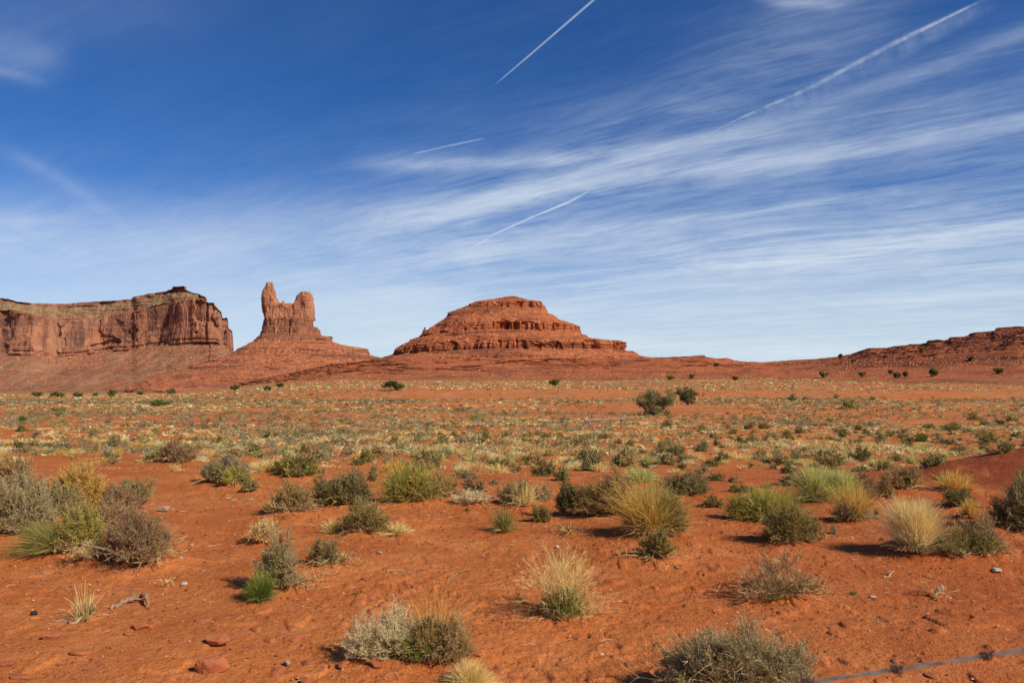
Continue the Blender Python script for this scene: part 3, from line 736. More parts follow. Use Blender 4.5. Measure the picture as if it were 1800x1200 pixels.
def shrub(rng, w, h, pal, px=0.006, dens=1.0, up=0.5, leafy=1.0, spread=1.0, twig=1.0, lump=0.22, base=0.10, lsz=1.0, pal2=None, f2=0.0):
    """w,h metres.  px: size of one photograph pixel there.  returns (stems, leaves) geometry"""
    leaf, stem = PAL[pal]
    A = w * h / px ** 2                        # apparent area in px
    n1 = int(np.clip(A ** 0.5 * 1.1 * dens * twig, 14, 130))
    n2 = int(np.clip(A * 0.30 * dens * twig, 60, 5000))
    n3 = int(np.clip(A * 1.7 * dens * leafy, 50, 17000))
    ph = rng.uniform(0, 2 * np.pi, n1); cz = rng.uniform(0.02, 1, n1) ** (0.8 / spread)
    sn = np.sqrt(1 - cz ** 2)
    d = np.stack([sn * np.cos(ph), sn * np.sin(ph), cz], 1)
    sd = rng.integers(0, 9999)
    lob = 1 + lump * fbm(d[:, 0] * 2 + 5, d[:, 1] * 2 + 5, d[:, 2] * 2, 2, sd) * 2
    rr_ = rng.uniform(0.62, 0.92, n1) * np.clip(lob, .6, 1.15)
    end = d * np.array([w / 2, w / 2 * 0.9, h]) * rr_[:, None]
    st0 = np.stack([rng.normal(0, base * w * .5, n1), rng.normal(0, base * w * .5, n1), np.full(n1, -0.01)], 1)
    mid = st0 * 0.5 + end * np.array([0.55 - 0.30 * up, 0.55 - 0.30 * up, 0.30 + 0.28 * up]) + rng.normal(0, 0.05 * w, (n1, 3)) * np.array([1, 1, .4])
    gs, gl = Geo(), Geo()
    t = np.linspace(0, 1, 6)
    P = bez(st0[:, None], mid[:, None], end[:, None], np.tile(t, (n1, 1)))
    P[:, 1:-1] += rng.normal(0, 0.012 * w, (n1, 4, 3))
    ww = max(0.9 * px, 0.006 * w)
    ribbons(gs, P, ww * np.linspace(1.6, 0.6, 6) * rng.uniform(.6, 1.3, (n1, 1)), pick(rng, stem, n1), rng)
    # twigs
    i = rng.integers(0, n1, n2); tt = rng.uniform(0.30, 1.0, n2) ** 0.75
    p = bez(st0[i], mid[i], end[i], tt)
    tan = nrm(end[i] - mid[i])
    dr = nrm(tan * (0.4 + 0.9 * up) + rng.normal(0, 0.85, (n2, 3)) + np.array([0, 0, 0.2 + 0.4 * up]) + nrm(p + np.array([0, 0, .01])) * 0.5)
    ln = 0.17 * (w * h) ** 0.5 * rng.uniform(0.4, 1.15, n2)
    e = p + dr * ln[:, None]; e[:, 2] = np.maximum(e[:, 2], 0.01)
    m = (p + e) / 2 + rng.normal(0, 0.12, (n2, 3)) * ln[:, None]
    P2 = np.stack([p, m, e], 1)
    ribbons(gs, P2, max(0.62 * px, 0.0022) * np.array([1.2, 0.9, 0.5]), pick(rng, stem if leafy > .3 else leaf, n2), rng)
    # leaves along twigs
    j = rng.integers(0, n2, n3); u = rng.uniform(0.1, 1.05, n3)[:, None]
    q = p[j] * (1 - u) ** 2 + 2 * u * (1 - u) * (m[j]) + u * u * e[j]
    ld_ = nrm(dr[j] * 0.8 + rng.normal(0, 0.7, (n3, 3)))
    L = max(2.3 * px, 0.008) * lsz * rng.uniform(0.6, 1.4, n3); Wd = L * 0.42
    q[:, 2] = np.maximum(q[:, 2], 0.004)
    col = pick(rng, leaf, n3)
    if pal2:
        f = vn(q[:, 0] / (w * .3) + 3, q[:, 1] / (w * .3) + 3, q[:, 2] / (h * .5), sd + 4) < f2
        col = np.where(f[:, None], pick(rng, PAL[pal2][0], n3), col)
    leafquads(gl, q, ld_, L, Wd, col, rng)
    return gs, gl

def grass(rng, w, h, pal, px=0.006, dens=1.0, lean=0.55, droop=0.25, base=0.22, fluff=0.0, dirx=0.0, K=6, wid=1.0, basepal=None):
    """bunch grass: arching blades from one crown"""
    leaf, stem = PAL[pal]
    A = w * h / px ** 2
    n = int(np.clip(A * 0.62 * dens, 60, 4200))
    ph = rng.uniform(0, 2 * np.pi, n); r0 = np.sqrt(rng.uniform(0, 1, n)) * base * w
    p0 = np.stack([r0 * np.cos(ph), r0 * np.sin(ph), np.full(n, -0.005)], 1)
    tilt = np.abs(rng.normal(0, lean, n)) * (0.4 + r0 / (base * w + 1e-6))
    pa = ph + rng.normal(0, 0.8, n)
    L = h * rng.uniform(0.45, 1.08, n)
    ex = np.sin(np.clip(tilt, 0, 1.4)); ez = np.cos(np.clip(tilt, 0, 1.4))
    reach = (w * 0.5) / (h * 0.85)
    e = p0 + np.stack([np.cos(pa) * ex * L * reach * 1.25 + dirx * L, np.sin(pa) * ex * L * reach * 1.25, ez * L], 1)
    e += rng.normal(0, 0.07, (n, 3)) * L[:, None]
    e[:, 2] -= droop * L * rng.uniform(0, 1, n) * ex
    e[:, 2] = np.maximum(e[:, 2], 0.01)
    m = p0 * .6 + e * np.array([.32, .32, .62]); m[:, 2] += 0.10 * L
    t = np.linspace(0, 1, K)
    P = bez(p0[:, None], m[:, None], e[:, None], np.tile(t, (n, 1)))
    g = Geo()
    c = pick(rng, leaf, n)
    ribbons(g, P, max(0.62 * px, 0.0018) * wid * np.linspace(1.25, 0.35, K), c, rng)
    gs = Geo()
    if fluff:
        n2 = int(n * fluff)
        i = rng.integers(0, n, n2); tt = rng.uniform(0.6, 1, n2)
        p = bez(p0[i], m[i], e[i], tt); tn = nrm(e[i] - m[i])
        d = nrm(tn + rng.normal(0, .55, (n2, 3))); ln = 0.16 * h * rng.uniform(.4, 1.2, n2)
        P2 = np.stack([p, p + d * ln[:, None] * .5, p + (d + [0, 0, .15]) * ln[:, None]], 1)
        ribbons(g, P2, max(0.55 * px, 0.0016) * np.array([1, .8, .5]), pick(rng, leaf, n2), rng)
    # dead thatch at the crown
    nt = max(16, n // 5)
    ph = rng.uniform(0, 2 * np.pi, nt); L2 = w * .28 * rng.uniform(.4, 1.2, nt)
    a = np.stack([np.cos(ph), np.sin(ph), 0 * ph], 1)
    s0 = a * (base * w * rng.uniform(.2, 1, nt))[:, None]
    P = np.stack([s0, s0 + a * L2[:, None] * .5 + [0, 0, .12 * h], s0 + a * L2[:, None] + rng.normal(0, .03 * w, (nt, 3)) * [1, 1, 0] + [0, 0, .012]], 1)
    ribbons(gs, P, max(.8 * px, .002) * np.array([1, .8, .5]), pick(rng, PAL[basepal or 'tan'][1], nt), rng)
    return gs, g

def deadwood(rng, w, h, pal, px, n=26, dens=1.0):
    """bare crooked grey branches lying and arching low"""
    leaf, stem = PAL[pal]
    g = Geo(); K = 7
    ph = rng.uniform(0, 2 * np.pi, n); L = w / 2 * rng.uniform(.5, 1.1, n)
    a = np.stack([np.cos(ph), np.sin(ph), 0 * ph], 1)
    t = np.linspace(0, 1, K)[None, :, None]
    P = a[:, None] * L[:, None, None] * t + np.array([0, 0, 1.0]) * (h * rng.uniform(.25, 1, n))[:, None, None] * np.sin(t * np.pi * rng.uniform(.5, .95, n)[:, None, None])
    P = P + np.cumsum(rng.normal(0, .03 * w, (n, K, 3)) * [1, 1, .4], 1) * t
    P[..., 2] = np.maximum(P[..., 2], .008)
    ribbons(g, P, max(1.5 * px, .005) * np.linspace(1.5, .5, K), pick(rng, stem, n), rng)
    n2 = int(n * 9 * dens); i = rng.integers(0, n, n2); k = rng.integers(2, K, n2)
    p = P[i, k]; d = nrm(rng.normal(0, 1, (n2, 3)) + a[i] * .7 + [0, 0, .4]); ln = .14 * w * rng.uniform(.4, 1.2, n2)
    e = p + d * ln[:, None]; e[:, 2] = np.maximum(e[:, 2], .005)
    ribbons(g, np.stack([p, (p + e) / 2 + rng.normal(0, .015 * w, (n2, 3)), e], 1), max(.7 * px, .002) * np.array([1.1, .8, .5]), pick(rng, leaf, n2), rng)
    return g, Geo()

def tuber(g, P, R, col, m=7):
    """closed tube round a polyline: limbs, posts, sticks"""
    P = np.asarray(P, float); R = np.asarray(R, float); n = len(P)
    T = nrm(np.gradient(P, axis=0)); ref = np.array([0, 0, 1.0]) if abs(T[0][2]) < .9 else np.array([1.0, 0, 0])
    S = nrm(np.cross(T, ref)); U = np.cross(S, T)
    th = np.linspace(0, 2 * np.pi, m, endpoint=False)
    V = P[:, None] + R[:, None, None] * (np.cos(th)[None, :, None] * S[:, None] + np.sin(th)[None, :, None] * U[:, None])
    col = np.asarray(col, float)
    g.add(V, Q=gridq(n, m, True), C=np.tile(col, (n * m, 1)))
    for k, flip in ((0, 1), (n - 1, 0)):
        ring = V[k]; c = ring.mean(0)
        idx = np.stack([np.full(m, m), np.arange(m), (np.arange(m) + 1) % m], 1)
        g.add(np.vstack([ring, c]), T=idx if not flip else idx[:, ::-1], C=np.tile(col, (m + 1, 1)))

RNG = np.random.default_rng(7)
def place(px, row, wpx, hpx, kind, label, cat, builder, group=None, partnames=('stems', 'foliage'), depth=0.0, sink=0.0, rz=None):
    x, y, z = hit(px, row)
    y2 = y + depth
    pxm = y / F
    gs, gl = builder(wpx * pxm * 1.12, hpx * pxm * 1.06, pxm)
    z = float(ground(x, y2))
    root = bpy.data.objects.new(kind, None); scene.collection.objects.link(root)
    root.empty_display_size = 0.1
    root.location = (x, y2, z - sink)
    setp(root, label, cat, group)
    if gs.n and gl.n:
        link(partnames[0], gs.mesh(kind + '_' + partnames[0], M_STEM), root)
        link(partnames[1], gl.mesh(kind + '_' + partnames[1], M_LEAF), root)
    else:
        link(partnames[0] if gs.n else partnames[1], (gs if gs.n else gl).mesh(kind + '_' + partnames[0], M_STEM if gs.n else M_LEAF), root)
    return root
def rg(seed): return np.random.default_rng(seed)
def S(pal, **k):
    sd = int(RNG.integers(0, 99999))
    def f(w, h, px):
        r = rg(sd); h = h * 1.02
        if w / px < 34 or k.get('lump', .22) < .15: return shrub(r, w, h, pal, px, **k)
        A, B = Geo(), Geo(); n = int(r.integers(2, 5))          # ragged, several crowns grown together
        for i in range(n):
            u = (i + .5) / n - .5 + r.uniform(-.08, .08)
            fw = r.uniform(.50, .72) if i != n // 2 else .72; fh = r.uniform(.60, 1.0) if i != n // 2 else 1.0
            s_, l_ = shrub(r, w * fw, h * fh, pal, px, **k)
            o_ = np.array([u * w * .62, r.uniform(-.18, .18) * w, 0])
            for a_, b_ in ((s_, A), (l_, B)):
                if a_.n: b_.add(np.concatenate(a_.V) + o_, Q=np.concatenate(a_.Q), C=np.concatenate(a_.C))
        s_, _l = deadwood(r, w * .9, h * .22, 'tan', px, n=10, dens=.7)
        A.add(np.concatenate(s_.V), Q=np.concatenate(s_.Q), C=np.concatenate(s_.C))
        return A, B
    return f
def G(pal, **k):
    sd = int(RNG.integers(0, 99999)); return lambda w, h, px: grass(rg(sd), w, h, pal, px, **k)
def DW(pal, **k):
    sd = int(RNG.integers(0, 99999)); return lambda w, h, px: deadwood(rg(sd), w, h, pal, px, **k)
def both(*bs):
    """several growth forms on one crown: (builder, dx, width factor, height factor)"""
    def f(w, h, px):
        a, b = Geo(), Geo()
        for (bb, dx_, fw, fh) in bs:
            s_, l_ = bb(w * fw, h * fh, px)
            for src, dst in ((s_, a), (l_, b)):
                if src.n:
                    V = np.concatenate(src.V) + np.array([dx_ * w, 0, 0])
                    dst.add(V, Q=np.concatenate(src.Q) if src.Q else None, T=np.concatenate(src.T) if src.T else None, C=np.concatenate(src.C))
        return a, b
    return f

# column, base row, width, height (photograph pixels), kind, builder, label, category
HERO = [
 (182, 934, 130, 50, 'brown_bush', S('tan', up=.4, dens=.9, pal2='purple', f2=.5, lump=.3), 'low beige-brown bush filling the gap behind the purple-brown dome and the golden bush', 'shrub'),
 (95, 925, 90, 62, 'sagebrush', S('sage', up=.4, pal2='greysage', f2=.5, lump=.3), 'grey-olive shrub joining the pale left-edge sagebrush to the golden bush', 'shrub'),
 (1130, 905, 90, 46, 'brown_bush', S('tan', up=.5, pal2='brown', f2=.5, lump=.3), 'brown scrub filling the gap between the huge brown bush and the golden fountain', 'shrub'),
 (35, 936, 160, 92, 'sagebrush', S('greysage', lump=.3, dens=1.1), 'big pale grey-tan sagebrush cut by the left edge, in front of the golden bush', 'shrub'),
 (138, 905, 112, 92, 'golden_bush', both((S('gold', up=.9, leafy=.8, lump=.3), 0, 1, 1), (S('brown', up=.2, leafy=.3), .25, .7, .5)), 'tall straw-gold airy bush behind the big brown bush on the left', 'shrub'),
 (18, 852, 90, 54, 'bare_bush', S('brown', leafy=.25, up=.7, twig=1.2), 'reddish brown leafless bush at the left edge behind the pale sagebrush', 'shrub'),
 (50, 868, 34, 24, 'green_shrub', S('dark'), 'small dark green shrub wedged behind the pale sagebrush at the left edge', 'shrub'),
 (225, 893, 92, 46, 'sagebrush', S('sage', up=.5), 'grey-green low shrub on the right shoulder of the left-hand clump', 'shrub'),
 (200, 905, 100, 38, 'bare_bush', S('purple', leafy=.35, twig=1.3), 'low purplish brown twiggy bush between the golden bush and the domed brown bush', 'shrub'),
 (232, 999, 160, 112, 'brown_bush', both((S('purple', leafy=.8, twig=1.2, dens=.8, lump=.18, spread=1.3, pal2='tan', f2=.4), 0, 1, .88), (DW('lav', n=14), -.1, .8, .3)), 'wide purple-brown domed bush with bleached crooked wood at its foot, left foreground', 'shrub'),
 (150, 978, 95, 88, 'green_shrub', S('ygreen', up=.7, lump=.3, pal2='sage', f2=.4), 'yellow-green bush leaning against the left flank of the purple-brown dome', 'shrub'),
 (92, 976, 74, 46, 'green_shrub', G('olive', lean=.9, droop=.1, dirx=-.35), 'olive spiky tuft sweeping out to the left beside the yellow-green bush', 'shrub'),
 (145, 999, 66, 30, 'dead_shrub', DW('tan', n=34, dens=1.8), 'bleached tangle of dead twigs on the sand below the yellow-green bush', 'dead shrub'),
 (275, 1004, 90, 20, 'dead_shrub', DW('tan', n=22, dens=1.4), 'flattened spray of dry fallen twigs right of the purple-brown dome', 'dead shrub'),
 (307, 829, 30, 14, 'tumbleweed', S('straw', leafy=.7, up=.2), 'small pale straw cushion in front of the brown bush by the sand edge', 'dry shrub'),
 (303, 818, 76, 40, 'brown_bush', S('purple', leafy=.8, pal2='olive', f2=.4), 'rounded brown bush at the far edge of the smooth red sand', 'shrub'),
 (273, 813, 36, 24, 'green_shrub', S('green', pal2='ygreen', f2=.6), 'bright green shrub tucked against the left side of the rounded brown bush', 'shrub'),
 (200, 815, 24, 20, 'bare_bush', S('purple', leafy=.3), 'small lone brown twiggy bush on the far sand edge at left', 'shrub'),
 (377, 853, 62, 40, 'sagebrush', S('sage'), 'grey-green shrub, left one of the three joined along the sand edge', 'shrub'),
 (412, 840, 60, 36, 'sagebrush', S('lav', pal2='sage', f2=.5), 'greyish bush rising behind the trio of shrubs on the sand edge', 'shrub'),
 (416, 858, 58, 38, 'green_shrub', S('ygreen', pal2='sage', f2=.5), 'paler yellow-green shrub in the middle of the trio on the sand edge', 'shrub'),
 (436, 868, 36, 24, 'sagebrush', S('dark', pal2='sage', f2=.5), 'small dark shrub with bare foot, right end of the trio on the sand edge', 'shrub'),
 (520, 843, 84, 48, 'sagebrush', S('dark', up=.5, pal2='ygreen', f2=.55, lump=.3), 'broad olive bush with a peaked top behind the tan twiggy bush', 'shrub'),
 (470, 834, 56, 22, 'grass_tuft', G('straw', lean=.9), 'low pale dry grass beside the broad olive bush', 'grass tuft'),
 (508, 907, 92, 52, 'dry_bush', both((S('tan', up=.75, leafy=.55, twig=1.3, pal2='olive', f2=.4), 0, 1, 1), (DW('tan', n=14), 0, 1.1, .25)), 'tan brittle bush of upright twigs left of the dark spiky bush', 'shrub'),
 (604, 890, 104, 62, 'sagebrush', S('dark', up=.65, pal2='sage', f2=.5, dens=1.15), 'dense dark grey-green spiky bush left of centre', 'shrub'),
 (640, 940, 92, 56, 'sagebrush', S('olive', up=.8, twig=1.3, lump=.1, pal2='sage', f2=.4), 'neat olive dome with a skirt of straw at each side', 'shrub'),
 (586, 938, 30, 24, 'grass_tuft', G('straw', lean=.9), 'straw tuft hugging the left side of the olive dome', 'grass tuft'),
 (697, 944, 44, 20, 'grass_tuft', G('straw', lean=1.1, droop=.5), 'straw tuft spilling out right of the olive dome', 'grass tuft'),
 (718, 884, 96, 60, 'green_shrub', both((G('ygreen', lean=.65, dens=.3), 0, 1, 1), (S('ygreen', up=1, leafy=.9, lump=.3, twig=1.3, pal2='olive', f2=.35), 0, 1.0, 1.0)), 'large yellow-green broom-like bush just left of centre', 'shrub'),
 (768, 882, 66, 50, 'dry_bush', S('tan', up=.5, leafy=.7, pal2='olive', f2=.3), 'rounded beige bush joined to the right of the broom-like bush', 'shrub'),
 (657, 846, 24, 36, 'sagebrush', S('sage', leafy=.9, up=.4, lump=.5, dens=.8), 'small scraggly upright shrub between the dark bush and the broom-like bush', 'shrub'),
 (464, 958, 66, 42, 'tumbleweed', S('straw', leafy=1.0, up=.25, lump=.12, spread=1.3), 'pale fluffy dead cushion behind the tall grey-green bush', 'dry shrub'),
 (488, 1036, 96, 104, 'sagebrush', both((S('sage', up=.75, lump=.35, twig=1.1, dens=.85, pal2='greysage', f2=.5), 0, 1, 1), (DW('tan', n=24), .3, 1.2, .12)), 'tall grey-green bush of tangled stems in the left foreground, above a bright green tuft', 'shrub'),
 (568, 997, 64, 58, 'sagebrush', both((S('sage', up=.85, lump=.3, dens=.8), 0, 1, 1), (DW('tan', n=26), .35, 1.2, .2)), 'slimmer grey-green bush with fallen dead branches to its right', 'shrub'),
 (459, 1059, 44, 40, 'green_tuft', both((G('green', lean=.6, dens=1.3), 0, 1, 1), (G('ygreen', lean=.4), -.1, .8, 1.1)), 'small vivid green tuft at the foot of the tall grey-green bush', 'green plant'),
 (832, 890, 82, 22, 'white_bush', S('white', up=.4, spread=1.2, leafy=.7, lump=.1), 'low whitish grey cushion in front of a dim brown bush at centre', 'dry shrub'),
 (830, 870, 52, 28, 'brown_bush', S('purple', leafy=.9), 'dim brown rounded bush directly behind the whitish cushion', 'shrub'),
 (905, 893, 66, 46, 'sagebrush', both((S('sage', up=.85, dens=1.0), 0, 1, 1), (G('straw', lean=.5, dens=.3), .2, .9, .8)), 'grey-green bush mixed with pale stems right of the whitish cushion', 'shrub'),
 (948, 884, 44, 34, 'sagebrush', S('greysage', up=.5, leafy=.7), 'thin greyish bush trailing right of the mixed grey-green bush', 'shrub'),
 (885, 937, 44, 40, 'grass_tuft', G('olive', lean=.75, dens=.45, droop=.1), 'small spiky olive-tan tuft alone on the sand near the centre', 'grass tuft'),
 (950, 920, 40, 32, 'sagebrush', S('olive', up=.6, leafy=.8, lump=.3), 'small lopsided olive bush with a dark shadow near the centre', 'shrub'),
 (1052, 908, 130, 78, 'brown_bush', both((S('brown', leafy=1.0, pal2='olive', f2=.45, twig=1.2, lump=.15), 0, 1, 1), (S('dark', leafy=1.2), -.36, .35, .85)), 'huge dense brown bush right of centre, dark green on its left side', 'shrub'),
 (1145, 943, 118, 84, 'grass_tuft', both((G('gold', lean=.55, dens=.13, droop=.0, dirx=-.15, fluff=.5), -.05, 1.0, 1), (G('tan', lean=.5, dens=.12), .1, .9, .9), (S('olive', up=1, leafy=.9, pal2='sage', f2=.4), .1, .9, .85), (G('ygreen', lean=.5, dens=.15), .05, .8, .9)), 'big golden fountain of grass with green heart, beside the huge brown bush', 'grass clump'),
 (1150, 987, 76, 54, 'green_shrub', both((S('olive', up=.9, leafy=.9), 0, 1, 1), (DW('tan', n=20), 0, 1.3, .1)), 'olive fine-stemmed bush directly in front of the golden grass fountain', 'shrub'),
 (1198, 872, 92, 40, 'sagebrush', S('dark', pal2='sage', f2=.55, lump=.3), 'bluish dark shrub behind the golden grass fountain', 'shrub'),
 (1125, 852, 60, 24, 'grass_tuft', G('lime', lean=.6), 'pale whitish green grass peeking over the huge brown bush', 'grass tuft'),
 (1255, 893, 36, 22, 'sagebrush', S('olive'), 'small olive shrub isolated right of the golden grass fountain', 'shrub'),
 (992, 1088, 92, 50, 'rabbitbrush', both((S('green', up=.8, dens=1.3, pal2='olive', f2=.5, lump=.1), 0, 1, .9), (G('straw', lean=.55, dens=.022, fluff=9.0, droop=.0, wid=.7), -.05, 1.3, 1.95), (G('straw', lean=1.2, dens=.03, fluff=6, wid=.7), .45, .9, .8)), 'green bush topped by fans of feathery blond seed stalks, centre foreground', 'shrub'),
 (1384, 957, 104, 66, 'sagebrush', both((S('olive', up=.7, dens=1.2, twig=1.2, lump=.12, pal2='dark', f2=.35), 0, 1, 1), (S('tan', leafy=.7), .35, .5, .8)), 'dense dark olive dome with beige right flank and a strong black shadow', 'shrub'),
 (1345, 918, 106, 50, 'green_shrub', both((G('ygreen', lean=.6, dens=.3, dirx=.1), .05, 1, 1.1), (S('ygreen', up=1, twig=1.2, lump=.3, pal2='olive', f2=.3), -.1, 1, .85)), 'bright yellow-green broom bush behind the dark olive dome', 'shrub'),
 (1455, 885, 98, 56, 'grass_tuft', both((G('lime', lean=.6, dens=.9, droop=.15), -.2, .65, 1), (G('lime', lean=.6, dens=.8), .22, .6, .9), (S('lime', up=1, leafy=.6, lump=.1, pal2='sage', f2=.3), 0, 1, .8)), 'large pale mint-green rounded grass clump right of centre', 'grass clump'),
 (1392, 858, 52, 26, 'sagebrush', S('greysage', up=.7), 'hazy grey-green shrub on the left of the pale mint grass clump', 'shrub'),
 (1500, 920, 84, 36, 'blue_grey_bush', both((S('lav', up=.9, lump=.08, spread=1.2, pal2='dark', f2=.3), 0, 1, 1), (G('gold', lean=.4, dens=.22), 0, 1, 1.7)), 'flat-topped lavender-grey bush with thin golden stalks above', 'shrub'),
 (1540, 914, 18, 24, 'green_shrub', S('dark', up=.9), 'narrow dark tuft on the right end of the lavender-grey bush', 'shrub'),
 (1515, 884, 62, 54, 'bare_bush', S('purple', leafy=.35, up=.7, twig=1.2), 'hazy mauve leafless bush right of the pale mint grass clump', 'shrub'),
 (1590, 870, 76, 52, 'dry_bush', S('tan', up=.5, leafy=.9, lump=.35, pal2='sage', f2=.3), 'beige lumpy bush beside the dark red mound of earth', 'shrub'),
 (1556, 880, 46, 36, 'brown_bush', S('brown', leafy=.7, pal2='tan', f2=.4), 'brown shaded bush between the mauve and the beige lumpy bushes', 'shrub'),
 (1606, 976, 92, 80, 'grass_tuft', both((G('straw', lean=.36, dens=.55, droop=.0, basepal='brown'), 0, 1, 1), (G('white', lean=.45, dens=.25, droop=.0, dirx=-.12), 0, 1, .95), (S('brown', leafy=.4), 0, .7, .3)), 'upright blond bunch grass casting thin shadows, right foreground', 'grass clump'),
 (1700, 982, 126, 58, 'green_shrub', both((S('olive', up=.2, leafy=.9, dens=.8, pal2='green', f2=.3), 0, 1, .8), (S('purple', leafy=.15, twig=1.0, dens=.7), .1, 1.1, 1.1)), 'low sprawling mat of mixed green leaves and mauve twigs, right of the blond bunch grass', 'shrub'),
 (1685, 895, 60, 34, 'sagebrush', S('dark', lump=.1, dens=1.2), 'compact dark green cushion in front of the dark red mound', 'shrub'),
 (1680, 868, 70, 34, 'grass_tuft', G('gold', lean=.45, dens=.35), 'thin orange-gold grass standing behind the compact dark green cushion', 'grass tuft'),
 (1706, 915, 40, 32, 'grass_tuft', G('gold', lean=.6, dens=.5), 'golden wisp of grass left of the big bush at the right edge', 'grass tuft'),
 (1800, 936, 165, 96, 'sagebrush', both((S('dark', up=.85, dens=1.2, pal2='olive', f2=.5), 0, 1, 1), (S('sage', up=.9, leafy=.8), .1, .9, 1.05)), 'big dark olive bush cut by the right edge of the view', 'shrub'),
 (1378, 1054, 150, 42, 'sprawling_plant', both((DW('brown', n=16, dens=1.6), 0, 1.15, 1.0), (S('green', up=.1, dens=.45, leafy=.5, twig=.25, lump=.5, pal2='sage', f2=.5), 0, 1, .6), (S('purple', up=.8, leafy=.0, twig=.35, dens=.5), -.12, 1.2, 1.9)), 'sparse sprawling plant with thin bare twigs and few green leaves, right foreground', 'plant'),
 (1640, 1056, 44, 26, 'dead_shrub', DW('white', n=9, dens=1.0), 'tiny upturned grey twig plant alone on the bare right foreground', 'dead shrub'),
 (1501, 1049, 14, 9, 'sprout', S('sage', dens=1.5), 'tiny grey-green sprout between the sprawling plant and the tiny twig plant', 'sprout'),
 (1286, 1238, 262, 132, 'sagebrush', both((S('greysage', up=.7, dens=.8, twig=1.2, lump=.35, pal2='dark', f2=.4), 0, 1, .95), (DW('tan', n=40, dens=1.2), 0, 1.1, .5)), 'large spiky grey-green bush cut by the bottom edge, right of centre', 'shrub'),
 (672, 1168, 140, 84, 'white_bush', both((S('white', up=.45, dens=.75, leafy=.7, twig=1.3, lump=.3), 0, 1, 1), (S('green', up=.4, dens=.5, leafy=.8), .28, .6, .5)), 'chalk-white twiggy bush with fresh green leaves low down, bottom centre left', 'shrub'),
 (775, 1160, 120, 76, 'dry_bush', both((S('tan', up=.75, dens=.9, leafy=.8, twig=1.3, pal2='olive', f2=.4), 0, 1, 1), (G('gold', lean=.7, dens=.025, droop=.0), -.1, 1.2, 1.3), (S('green', up=.4, dens=.5), -.35, .35, .45)), 'tan thin-stemmed bush joined to the right of the chalk-white bush', 'shrub'),
 (824, 1212, 66, 44, 'grass_tuft', G('straw', lean=.8, droop=.6, dens=1.2), 'curly straw tuft at the bottom edge below the tan thin-stemmed bush', 'grass tuft'),
 (146, 1092, 52, 46, 'sprig', both((S('sage', up=.9, dens=.5, leafy=.6), 0, 1, .65), (G('straw', lean=.5, dens=.05, wid=1.4), 0, 1, 1.25)), 'little sprig with a few tall bare stalks beside driftwood, left foreground', 'plant'),
 (632, 1048, 22, 7, 'sprout', S('green', spread=1.3, dens=1.4), 'tiny flat green rosette on bare sand right of the vivid green tuft', 'sprout'),
 (821, 899, 10, 9, 'sprout', G('green', lean=.6), 'tiny bright green sprout just below the whitish cushion', 'sprout'),
 (1000, 944, 70, 14, 'dead_shrub', DW('tan', n=12, dens=1.2), 'low scatter of dead branches on sand left of the golden grass fountain', 'dead shrub'),
 (1466, 938, 20, 16, 'sprout', S('lav'), 'tiny bluish shrub right of the dark olive dome', 'sprout'),
 (292, 1034, 28, 16, 'dead_shrub', DW('straw', n=10), 'small curled straw-coloured twig cluster beside a white stone, left foreground', 'dead shrub'),
]
def build_heroes():
    for (px, row, w, h, kind, b, label, cat) in HERO:
        x, y, z = hit(px, row)
        if w > 30 and y < 20:
            mounds.append((x, y + .1, w * y / F * .55, 0.035 + 0.04 * w * y / F))
def place_heroes():
    for (px, row, w, h, kind, b, label, cat) in HERO:
        place(px, row, w, h, kind, label, cat, b)
# ================================================================== MIDDLE DISTANCE
def onemesh(gs, gl, name):
    g = Geo()
    for src in (gs, gl):
        if src.n: g.add(np.concatenate(src.V), Q=np.concatenate(src.Q) if src.Q else None, T=np.concatenate(src.T) if src.T else None, C=np.concatenate(src.C))
    return g.mesh(name, M_LEAF)
_proto = {}
def proto(pal, var, big=False):
    k = (pal, var, big)
    if k not in _proto:
        rng = rg(hash_(k)); px = 1 / (52 if big else 30)
        if pal.startswith('G'):
            gs, gl = grass(rng, 1.0, 0.6, pal[1:], px, lean=.6, dens=.9)
        else:
            gs, gl = shrub(rng, 1.0, 0.55, pal, px, dens=1.15, up=[.4, .7, .3, .6][var % 4], leafy=1.1, lump=.25, pal2=['sage', 'olive', 'tan', 'dark'][var % 4], f2=.3, twig=1.0)
        _proto[k] = onemesh(gs, gl, 'shrub')
    return _proto[k]
def hash_(k): return sum(ord(c) * (i + 7) for i, c in enumerate(str(k))) % 99991
MIDT = {'s': ('sage', 'sagebrush', 'small grey-green sagebrush on the red plain between the foreground bushes and the far bank', 'grey-green sagebrush on the plain'),
        'd': ('dark', 'dark_shrub', 'small dark green rounded shrub on the red plain behind the foreground', 'dark rounded shrubs on the plain'),
        'o': ('olive', 'olive_shrub', 'olive-coloured shrub growing on the red plain behind the foreground', 'olive shrubs on the plain'),
        'g': ('greysage', 'grey_shrub', 'pale silvery grey shrub growing on the red plain behind the foreground', 'silvery grey shrubs on the plain'),
        't': ('tan', 'dry_shrub', 'beige dry shrub growing on the red plain behind the foreground', 'beige dry shrubs on the plain'),
        'b': ('brown', 'brown_shrub', 'brown leafless-looking shrub on the red plain behind the foreground', 'brown shrubs on the plain'),
        'y': ('ygreen', 'green_shrub', 'yellow-green shrub on the red plain behind the foreground', 'yellow-green shrubs on the plain'),
        'v': ('green', 'bright_shrub', 'fresh green low bush on the red plain behind the foreground', 'fresh green bushes on the plain')}
